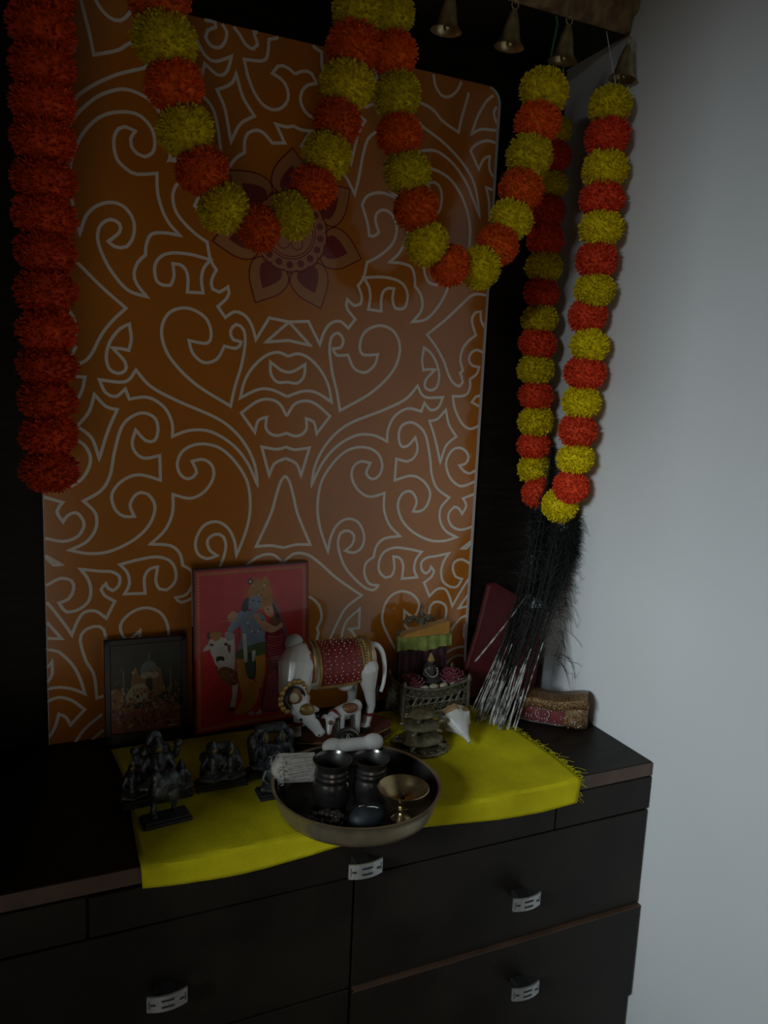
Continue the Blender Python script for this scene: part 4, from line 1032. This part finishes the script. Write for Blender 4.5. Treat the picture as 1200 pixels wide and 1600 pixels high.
t = thing('tiny_idol', 'tiny dark crowned idol seated between the satin roses on the throne', 'idol', (TX + .004, TY + .004, ZT0 + .0560))
g = G(); seated(g, (0, 0, 0), .060, .030); sculpt('figure', g, mat('dark_stone', (.05, .045, .04), .4), t, .0011, 2)
g = G(); g.lathe([(.0075, .046), (.0085, .049), (.006, .054), (.0015, .062), (0, .062)], 14); g.build('crown', M_GOLD, t)
g = G()
for k in range(11): w = PI + PI * k / 10; g.ball((.013 * math.cos(w), -.004 + .010 * math.sin(w), .030 - .012 * math.sin(PI * k / 10)), .0016, nu=6, nv=5)
g.build('bead_necklace', M_JEWEL, t)
for k in range(5):
    u = -.045 + .022 * k
    G().ball((TX + u, TY - TD / 2 + .012, ZT0 + .0600), (.0105, .006, .0050), rot=(.3, 0, .3 * (k - 2))).build('cream_pad', M_CREAM, th).matrix_parent_inverse = Matrix.Translation(Vector(th.location)).inverted()

# ================================================================== TORTOISE STACK
M_TORT = mat('brass_patina', (0.24, 0.21, 0.12), 0.42, 0.6, col2=(0.10, 0.085, 0.05), vscale=90, bump=.25, bscale=200)
p = at(656, 1166, z=ZT0)
t = thing('tortoise_stack', 'three dark brass tortoises stacked on an ornate round plate', 'figurine', p, -.35)
g = G(); g.lathe([(0, 0), (.050, 0), (.052, .003), (.049, .006), (.038, .007), (0, .007)], 36)
for i, v in enumerate(g.v):
    a = math.atan2(v[1], v[0]); k = 1 + .03 * math.sin(a * 16); g.v[i] = (v[0] * k, v[1] * k * .92, v[2])
for k in range(16): a = 2 * PI * k / 16; g.tube([(.043 * math.cos(a) + .005 * math.cos(b), (.043 * math.sin(a) + .005 * math.sin(b)) * .92, .0075) for b in [2 * PI * j / 8 for j in range(8)]], .0013, 5, closed=True)
g.build('plate', M_TORT, t)
def tortoise(z, s, rz):
    R = Matrix.Rotation(rz, 3, 'Z')
    def V(x, y, zz): return R @ Vector((x * s, y * s, 0)) + Vector((0, 0, z + zz * s))
    g = G()
    pr = [(0, .0), (.034, .003), (.041, .0065), (.0415, .0085), (.037, .0125), (.029, .0175), (.018, .0215), (.009, .0235), (0, .024)]
    g.lathe([(r * s, zz * s) for r, zz in pr], 28, (0, 0, z)); g.v = [tuple(R @ Vector((v[0], v[1] * .82, v[2])) if False else (R @ Vector((v[0], v[1] * .82, 0)) + Vector((0, 0, v[2])))) for v in g.v]
    o = g.build('tortoise', M_TORT, t)
    h = G(); h.limb(V(.034, 0, .007), V(.049, 0, .010), .0060 * s, .0050 * s); h.ball(V(.052, 0, .011), (.0078 * s, .0062 * s, .0055 * s)); h.build('head', M_TORT, o)
    f = G()
    for sx in (-1, 1):
        for sy in (-1, 1): G().limb(V(sx * .022, sy * .022, .006), V(sx * .033, sy * .030, .002), .0046 * s, .0036 * s).build('foot', M_TORT, o)
    f.limb(V(-.034, 0, .006), V(-.046, 0, .003), .004 * s, .0015 * s); f.build('tail', M_TORT, o)
    k = G()
    for ring_, n_, zz in ((.011, 6, .0222), (.023, 10, .0185)):
        for j in range(n_): a = 2 * PI * j / n_; k.ball(V(ring_ * math.cos(a), ring_ * .82 * math.sin(a), zz - .0008), (.0046 * s, .0046 * s, .0012 * s), nu=8, nv=5)
    k.ball(V(0, 0, .0225), (.0055 * s, .0055 * s, .0018 * s)); k.build('shell_scutes', M_TORT, o)
tortoise(.0075, 1.0, PI + .35); tortoise(.0335, .82, .35); tortoise(.0555, .62, PI + .5)

# ================================================================== CONCH
M_CONCH = mat('white_shell', (0.66, 0.65, 0.62), 0.4, col2=(0.50, 0.48, 0.44), vscale=25, bump=.25, bscale=90)
M_CONCHB = mat('brown_shell', (0.30, 0.17, 0.07), 0.5, var=.35, vscale=60)
tip = at(734, 1166, z=ZT0 + .005); sp = at(703, 1113, z=ZT0 + .030)
ax = (sp - tip); LEN = ax.length; ax.normalize()
t = thing('conch_shell', 'white conch shell with brown spire, lying beside the tortoise stack', 'conch', (tip.x, tip.y, ZT0))
side = ax.cross(Vector((0, 0, 1))).normalized(); up = side.cross(ax).normalized()
pr = [(0, .0024), (.10, .0042), (.22, .0070), (.36, .0120), (.50, .0185), (.62, .0240), (.72, .0265), (.79, .0245), (.83, .0185), (.88, .0150), (.91, .0100), (.95, .0070), (1.0, .001)]
g = G(); n = 24
for q, r_ in pr:
    for k in range(n):
        a = 2 * PI * k / n
        kn = 1 + (.20 * max(0, math.cos(a * 6 + q * 3)) if .58 < q < .84 else 0) + .34 * max(0, math.cos(a - 2.6)) ** 3 * (1 if .15 < q < .75 else 0) + .05 * math.sin(a * 2 + q * 22)
        g.v.append(tuple(tip - Vector((tip.x, tip.y, ZT0)) + ax * LEN * q + (side * math.cos(a) + up * math.sin(a)) * r_ * kn))
for j in range(len(pr) - 1):
    for k in range(n):
        k2 = (k + 1) % n; g.f.append((j * n + k, j * n + k2, (j + 1) * n + k2, (j + 1) * n + k)); g.m.append(1 if pr[j][0] > .6 and 2 <= k <= 9 and (j + k) % 5 else 0)
zmin = min(v[2] for v in g.v); g.v = [(x, y, z - zmin + .0004) for x, y, z in g.v]; dzc = -zmin
o_tip = tip - Vector((tip.x, tip.y, ZT0)) + Vector((0, 0, dzc))
g.build('shell', [M_CONCH, M_CONCHB], t)
g = G()
for k in range(5):
    a = 2 * PI * k / 5 + .4; c_ = o_tip + ax * LEN * (.76 + .05 * (k % 2)) + (side * math.cos(a) + up * abs(math.sin(a))) * .0235; g.ball(c_, (.0058, .0058, .0040), nu=8, nv=6)
g.lathe([(.0205, 0), (.0215, .003), (.0165, .005), (.0160, .008), (.0105, .0095), (.0095, .012), (.004, .014), (0, .018)], 20, o_tip + ax * LEN * .80, ax.to_track_quat('Z', 'Y').to_matrix()); g.build('spire', M_CONCHB, t)

# ================================================================== PEACOCK FEATHER BUNDLE
M_QUILL = mat('white_quill', (0.60, 0.59, 0.55), 0.45, col2=(0.06, 0.055, 0.05), vscale=75, detail=2)
M_FEATH = mat('dark_feather', (0.012, 0.013, 0.012), 0.6, var=.4, vscale=30)
fb = thing('feather_bundle', 'bundle of dark peacock feathers with white quills, leaning in the corner by the wall', 'feathers', (-.175, -.165, ZT0))
fo = Vector(fb.location)
rr = random.Random(21); barbs = G()
def clampw(v): return Vector((min(v.x, -.006), min(v.y, -.012), v.z))
def barb(p, d, L, droop):
    e1 = p + d * L * .55; e2 = p + d * L + Vector((rr.uniform(-.006, .006), rr.uniform(-.006, .006), -droop * L))
    barbs.tube([clampw(p) - fo, clampw(e1) - fo, clampw(e2) - fo], [.00045, .00040, .00018], 3, cap=False)
def quill(B, T, split, rb=.0014, plume=True):
    Bv, Tv = Vector(B), Vector(T); bow = Vector((rr.uniform(-.01, .01), rr.uniform(-.012, .004), 0))
    pts = []
    for k in range(11):
        s = k / 10; pts.append(clampw(Bv.lerp(Tv, s) + bow * math.sin(PI * s)))
    ks = max(2, int(split * 10))
    g = G(); g.tube([p - fo for p in pts[:ks + 1]], [rb * (1 - .5 * k / 10) for k in range(ks + 1)], 6)
    q = g.build('quill', M_QUILL, fb)
    if ks < 10:
        g = G(); g.tube([p - fo for p in pts[ks:]], [rb * (1 - .5 * k / 10) * .9 for k in range(ks, 11)], 5); g.build('shaft', M_FEATH, q)
    if plume:
        d = (Tv - Bv).normalized()
        for k in range(70):
            s = rr.uniform(max(.30, split * .8), 1.0)
            p = pts[int(s * 9.99)].lerp(pts[min(10, int(s * 9.99) + 1)], (s * 9.99) % 1)
            out = Vector((rr.gauss(0, 1), rr.gauss(0, 1), rr.gauss(0, .6))).normalized()
            L = rr.uniform(.012, .034) * (1.35 if s > .7 else .8)
            barb(p, (d * rr.uniform(.4, 1.1) + out * rr.uniform(.4, .9)).normalized(), L, rr.uniform(-.1, .4))
NQ = 34
for i in range(NQ):
    s = (i + .5) / NQ
    bp = at(736 + 66 * s + rr.uniform(-4, 4), 1116 + 22 * min(1, s * 1.5) + rr.uniform(-8, 3), z=ZT0 + .004)
    tp = at(846 + 52 * s * rr.uniform(.2, 1.1) + 12 * rr.random(), rr.uniform(805, 900), y=-.10 - .05 * s)
    quill(bp, tp, rr.choice((.2, .3, .3, .4, .5)))
for i in range(10):                                 # the longest feathers, their tips between the two garland strands
    bp = at(rr.uniform(745, 795), rr.uniform(1118, 1134), z=ZT0 + .004); tp = at(rr.uniform(857, 865), rr.uniform(700, 800), y=-.088)
    quill(bp, tp, .2)
for k in range(2600):
    vv = rr.uniform(700, 940); p = at(rr.uniform(860, 866) if vv < 800 else rr.uniform(832, 866), vv, y=-.088)
    d = Vector((rr.uniform(-.7, .8), rr.uniform(-.5, .3), rr.uniform(0, 1.2))).normalized(); barb(p, d, rr.uniform(.010, .024) * (.4 if vv < 800 else 1), rr.uniform(0, .3))
for k in range(2600):
    p = at(rr.uniform(831, 858), rr.uniform(800, 915), y=-.095)
    d = Vector((rr.uniform(-.8, .8), rr.uniform(-.5, .3), rr.uniform(-.2, 1.2))).normalized(); barb(p, d, rr.uniform(.008, .018), rr.uniform(0, .3))
q0 = at(742, 1034, y=-.135); q1 = at(846, 896, y=-.115)
quill(q0, q1, 1.0, .0019, False)
q0 = at(822, 1018, y=-.13); q1 = at(858, 925, y=-.12)
quill(q0, q1, 1.0, .0012, False)
for k in range(60):                                 # long stray barbs curling out towards the wall
    p = at(rr.uniform(838, 890), rr.uniform(870, 1040), y=-.125); L = rr.uniform(.03, .075)
    d = Vector((rr.uniform(.0, .5), rr.uniform(-.9, .1), rr.uniform(-.5, .7))).normalized()
    pts = [clampw(p + d * L * s + Vector((0, 0, -.035 * s * s * rr.uniform(.3, 1.4)))) - fo for s in (0, .3, .6, .85, 1)]
    barbs.tube(pts, [.00055, .0005, .00045, .0004, .00025], 3, cap=False)
for k in range(2600):                               # the dense dark plume ends behind the lowest flowers
    s = rr.random(); p = at(838 + 58 * s + rr.gauss(0, 10), 930 - 125 * (s * rr.uniform(.55, 1.1)), y=-.115 - .03 * s)
    d = Vector((rr.uniform(-.5, 1.0), rr.uniform(-.9, .3), rr.uniform(-.3, 1.0))).normalized()
    barb(p, d, rr.uniform(.015, .040), rr.uniform(0, .5))
tag(cpart_b := barbs.build('barbs', M_FEATH, fb, smooth=False), kind='stuff')

# ================================================================== RED THINGS IN THE CORNER
M_REDB = mat('dark_red_cover', (0.11, 0.007, 0.009), 0.55, var=.2, vscale=20)
t = thing('red_folder', 'dark red stiff cover leaning on the back board behind the feathers', 'folder', (-.13, -.035, 0.0))
poly = [(-.190, .0010), (-.098, .0010), (-.083, .10), (-.066, .205), (-.070, .213), (-.122, .243), (-.130, .240), (-.150, .14)]
cpart('cover', G().prism(poly, -.046, -.040), M_REDB, t)
cpart('cover', G().prism([(x * 1.0, max(.0010, z - .004)) for x, z in poly], -.030, -.024), M_REDB, t)
cpart('pages', G().prism([(x * .985 - .002, max(.0012, z * .975)) for x, z in poly], -.0398, -.0302), mat('dull_pages', (.13, .045, .04), .8), t)
t = thing('red_pouch', 'narrow red cloth pouch standing between the feathers and the wall', 'pouch', (-.062, -.075, 0.0))
g = G(); n = 16
for zz, w, d in ((.0008, .026, .012), (.03, .032, .018), (.09, .030, .017), (.15, .024, .013), (.175, .018, .008), (.19, .021, .007)):
    for k in range(n):
        a = 2 * PI * k / n; kk = 1 + .05 * math.sin(a * 5 + zz * 40); g.v.append((w * kk * math.cos(a) + zz * .08, d * kk * math.sin(a), zz))
for j in range(5):
    for k in range(n): k2 = (k + 1) % n; g.f.append((j * n + k, j * n + k2, (j + 1) * n + k2, (j + 1) * n + k)); g.m.append(0)
g.f.append(tuple(range(n))[::-1]); g.f.append(tuple(range(5 * n, 6 * n))); g.m += [0, 0]
g.build('pouch', mat('red_cloth', (.17, .014, .016), .75, var=.25, vscale=40), t)
G().tube([(.0195 * math.cos(a) + .0145, .0090 * math.sin(a), .176) for a in [2 * PI * k / 20 for k in range(20)]], .0016, 6, closed=True).build('tie', M_GOLD, t)
# folded cloth bundle with sequins
M_BUND = mat('maroon_velvet', (0.12, 0.010, 0.010), 0.7, var=.3, vscale=45, sheen=.4)
M_SEQ = mat('gold_sequin_braid', (0.34, 0.22, 0.085), 0.38, 0.5, col2=(0.09, 0.022, 0.014), vscale=330, bump=1.0, bscale=420, detail=2)
BC = (-.072, -.200); brz = math.radians(-40)
t = thing('cloth_bundle', 'folded maroon cloth bundle with gold sequin borders against the white wall', 'cloth bundle', (BC[0], BC[1], .0008), brz)
def pillow(L, D, H, n=16, wob=.004, seed=1):
    g = G(); m_ = 10
    for i in range(m_ + 1):
        u = i / m_ * 2 - 1; e = (1 - abs(u) ** 5 * .45)
        for k in range(n):
            a = 2 * PI * k / n; cx, sx = math.cos(a), math.sin(a)
            y = D / 2 * e * (abs(cx) ** .55) * (1 if cx > 0 else -1); z = H / 2 + H / 2 * (abs(sx) ** .55) * (1 if sx > 0 else -1) * (e if sx > 0 else 1)
            w = wob * noise.noise(Vector((u * 3 + seed, y * 40, z * 40)))
            g.v.append((u * L / 2 + w, y + w, max(0.0, z + (w if sx > 0 else 0))))
    for i in range(m_):
        for k in range(n): k2 = (k + 1) % n; g.f.append((i * n + k, i * n + k2, (i + 1) * n + k2, (i + 1) * n + k)); g.m.append(0)
    g.f.append(tuple(range(n))[::-1]); g.f.append(tuple(range(m_ * n, m_ * n + n))); g.m += [0, 0]
    return g
pillow(.124, .058, .050).build('folded_cloth', M_BUND, t)
g = pillow(.046, .064, .056, seed=4); g.build('gold_end', M_SEQ, t, loc=(.043, 0, 0))
g = G(); NB = 24
for k in range(NB + 1):
    s = k / NB; x = -.055 + .118 * s; zz = .054 + .010 * s + .003 * math.sin(s * 9)
    for yy_, dz in ((-.034, -.020), (-.030, -.004), (-.010, .002), (.016, .000)): g.v.append((x, yy_ + .002 * math.sin(s * 14), zz + dz))
for k in range(NB):
    for j in range(3): a = k * 4 + j; g.f.append((a, a + 1, a + 5, a + 4)); g.m.append(0)
bd = g.build('gold_border', M_SEQ, t); sd = bd.modifiers.new('thickness', 'SOLIDIFY'); sd.thickness = .002
g = G(); rr = random.Random(8)
for k in range(60): g.ball((rr.uniform(-.05, .06), -.0318 + rr.uniform(-.001, .0), rr.uniform(.006, .046)), rr.uniform(.0007, .0013), nu=6, nv=4)
for k in range(16): w = 2 * PI * k / 16; g.ball((-.018 + .013 * math.cos(w), -.0306, .026 + .010 * math.sin(w)), .0012, nu=6, nv=4)
g.build('sequins', M_JEWEL, t)

# ================================================================== TRAY AND WHAT IT HOLDS
M_TRAY = mat('dull_brass', (0.42, 0.35, 0.22), 0.36, 0.75, col2=(0.26, 0.21, 0.13), vscale=25)
M_TRAYI = mat('blackened_plate', (0.050, 0.045, 0.040), 0.42, 0.6, var=.35, vscale=18)
TC = Vector((-.546, -.355, ZT0 + .0008))
tray = thing('puja_tray', 'round dull brass tray with raised rim, overhanging the front edge of the cloth', 'tray', TC)
g = G(); g.lathe([(0, 0), (.110, 0), (.1155, .0025), (.119, .010), (.1220, .024), (.124, .034), (.1275, .0355), (.1280, .0370), (.1255, .0375), (.1225, .0355)], 72); g.build('tray_body', M_TRAY, tray, angle=1.2)
g = G(); g.lathe([(.1225, .0355), (.1203, .024), (.1172, .010), (.1140, .0045), (.109, .0022), (0, .0022)], 72); g.build('blackened_inside', M_TRAYI, tray, angle=1.2)
ZI = TC.z + .0026
M_POT = mat('dark_pewter', (0.17, 0.155, 0.145), 0.26, 0.9, col2=(0.09, 0.08, 0.075), vscale=30)
def pot(p, s, label):
    t = thing('lota_pot', label, 'pot', (p.x, p.y, ZI), 0, 'pots in the tray')
    pr = [(0, 0), (.020, 0), (.024, .003), (.0285, .012), (.0295, .024), (.0285, .036), (.0265, .042), (.0255, .045), (.0272, .048), (.0276, .0505), (.0258, .053), (.0262, .0555), (.0268, .058), (.0252, .0605), (.0255, .064), (.0282, .070), (.0300, .0735), (.0305, .0750), (.0292, .0752), (.0275, .0715)]
    G().lathe([(r * s, z * s) for r, z in pr], 40).build('pot_body', M_POT, t, angle=1.0)
    pi2 = [(.0275, .0715), (.0245, .064), (.0238, .056), (.0245, .046), (.026, .034), (.026, .014), (.020, .006), (0, .005)]
    G().lathe([(r * s, z * s) for r, z in pi2], 40).build('pot_inside', M_TRAYI, t, angle=1.2)
pot(Vector((-.5835, -.3480, 0)), .97, 'dark pewter lota pot beside the white thread bundle')
pot(Vector((-.5240, -.3560, 0)), .92, 'dark pewter lota pot behind the brass oil lamp')
M_DIYA = mat('bright_brass', (0.44, 0.33, 0.16), 0.24, 0.95, col2=(0.30, 0.22, 0.11), vscale=30)
t = thing('oil_lamp', 'small brass bowl oil lamp on a stem, at the right of the tray', 'oil lamp', (-.4985, -.4170, ZI))
G().lathe([(0, 0), (.017, 0), (.018, .002), (.014, .006), (.0095, .010), (.0085, .014), (.0105, .018), (.0085, .021), (0, .021)], 32).build('stem', M_DIYA, t, angle=1.0)
G().lathe([(0, .0205), (.010, .021), (.022, .0265), (.031, .036), (.0355, .0465), (.0380, .0480), (.0368, .0490), (.0335, .0465), (.029, .0385), (.020, .0300), (.010, .0262), (0, .0255)], 48).build('bowl', M_DIYA, t, angle=1.2)
G().lathe([(.0030, .0256), (.0034, .036), (.0042, .0375), (.0026, .0378), (.0020, .036), (0, .035)], 16).build('wick_holder', M_TRAYI, t)
# thread bundle
M_COT = mat('white_cotton_thread', (0.54, 0.50, 0.44), 0.9, var=.15, vscale=150, spec=.1)
a_, b_ = Vector((-.652, -.300, .052)), Vector((-.605, -.296, .044))
t = thing('thread_bundle', 'roll of white cotton thread wicks with frayed end, lying on the left tray rim', 'thread', ((a_ + b_) / 2 - Vector((0, 0, .024))))
o_ = Vector(t.location); d = (b_ - a_).normalized(); sd_ = d.cross(Vector((0, 0, 1))).normalized(); u_ = sd_.cross(d)
G().limb(a_ - o_ + d * .008, b_ - o_, .0185, .0185, 14).build('core', M_COT, t)
rr = random.Random(12); g = G()
L = (b_ - a_).length
for k in range(70):
    w = 2 * PI * k / 70; R_ = .0200 + rr.uniform(-.0008, .0014); tw = rr.uniform(.1, .5)
    pts = []
    for j in range(7):
        s = j / 6; ww = w + tw * s; pts.append(a_ - o_ + d * (L + .01) * s + (sd_ * math.cos(ww) + u_ * math.sin(ww)) * R_ * (1 if s > .05 else .92))
    g.tube(pts, .0009, 4)
g.build('threads', M_COT, t)
g = G()
for k in range(70):
    w = rr.uniform(0, 2 * PI); R_ = .020 * rr.random() ** .5; p = a_ - o_ + d * .003 + (sd_ * math.cos(w) + u_ * math.sin(w)) * R_
    q = [p]
    for j in range(3): q.append(q[-1] + (-d * rr.uniform(-.002, .006) + (sd_ * math.cos(w) + u_ * math.sin(w)) * rr.uniform(-.003, .006) + Vector((0, 0, rr.uniform(-.005, .002)))))
    g.tube(q, .0007, 4)
tag(g.build('frayed_end', M_COT, t), kind='stuff')
# cotton roll behind the pots
M_COT2 = mat('soft_cotton', (0.56, 0.53, 0.49), 0.9, var=.06, vscale=40, bump=.4, bscale=120, spec=.1)
p0, p1 = at(520, 1166, z=.050), at(586, 1160, z=.050)
t = thing('cotton_roll', 'white cotton roll with two rounded ends, on the back rim behind the pots', 'cotton', (p0 + p1) / 2 - Vector((0, 0, .013)))
o_ = Vector(t.location); g = G(); g.limb(p0 - o_, p1 - o_, .0108, .0108); g.ball(p0 - o_, (.019, .013, .0135)); g.ball(p1 - o_ + Vector((-.004, 0, .001)), (.019, .013, .0155)); sculpt('roll', g, M_COT2, t, .0018, 6)
# dark round stone and dark bead string
M_STONE = mat('black_stone', (0.010, 0.013, 0.015), 0.6, var=.3, vscale=40, bump=.3, bscale=90)
t = thing('black_stone', 'dark bluish round stone in the tray, in front of the pots', 'stone', (-.5560, -.4235, ZI))
g = G(); g.ball((0, 0, .017), (.028, .022, .0175), nu=24, nv=16)
g.v = [tuple(Vector(v) * (1 + .12 * noise.noise(Vector(v) * 45))) for v in g.v]; zm = min(v[2] for v in g.v); g.v = [(x, y, z - zm) for x, y, z in g.v]
g.build('stone', M_STONE, t)
g = G(); g.tube([(-.012, .004, .0325), (-.007, .000, .0345), (-.003, -.005, .0348), (.004, -.006, .0348), (.012, -.008, .0325)], .0010, 5); g.build('white_thread', M_STRW, t)
M_BEAD = mat('dark_seed_bead', (0.030, 0.022, 0.018), 0.45, var=.3, vscale=90)
t = thing('prayer_beads', 'heap of dark seed prayer beads at the left of the tray', 'beads', (-.612, -.398, ZI))
rr = random.Random(4)
bm_ = G().ball((0, 0, 0), (.0046, .0046, .0042), nu=9, nv=7).mesh('bead', M_BEAD, True)
pl = []
for k in range(54):
    a = k * .62; r_ = .032 - .00035 * k + .004 * math.sin(k * 1.3); z = .0044 + .0078 * (k // 27) + .0004 * (k % 3)
    pl.append(Vector((r_ * math.cos(a), r_ * .82 * math.sin(a), z)))
for q in pl: link('bead', bm_, t, q)
G().tube(pl, .0008, 4).build('cord', M_STRW, t)
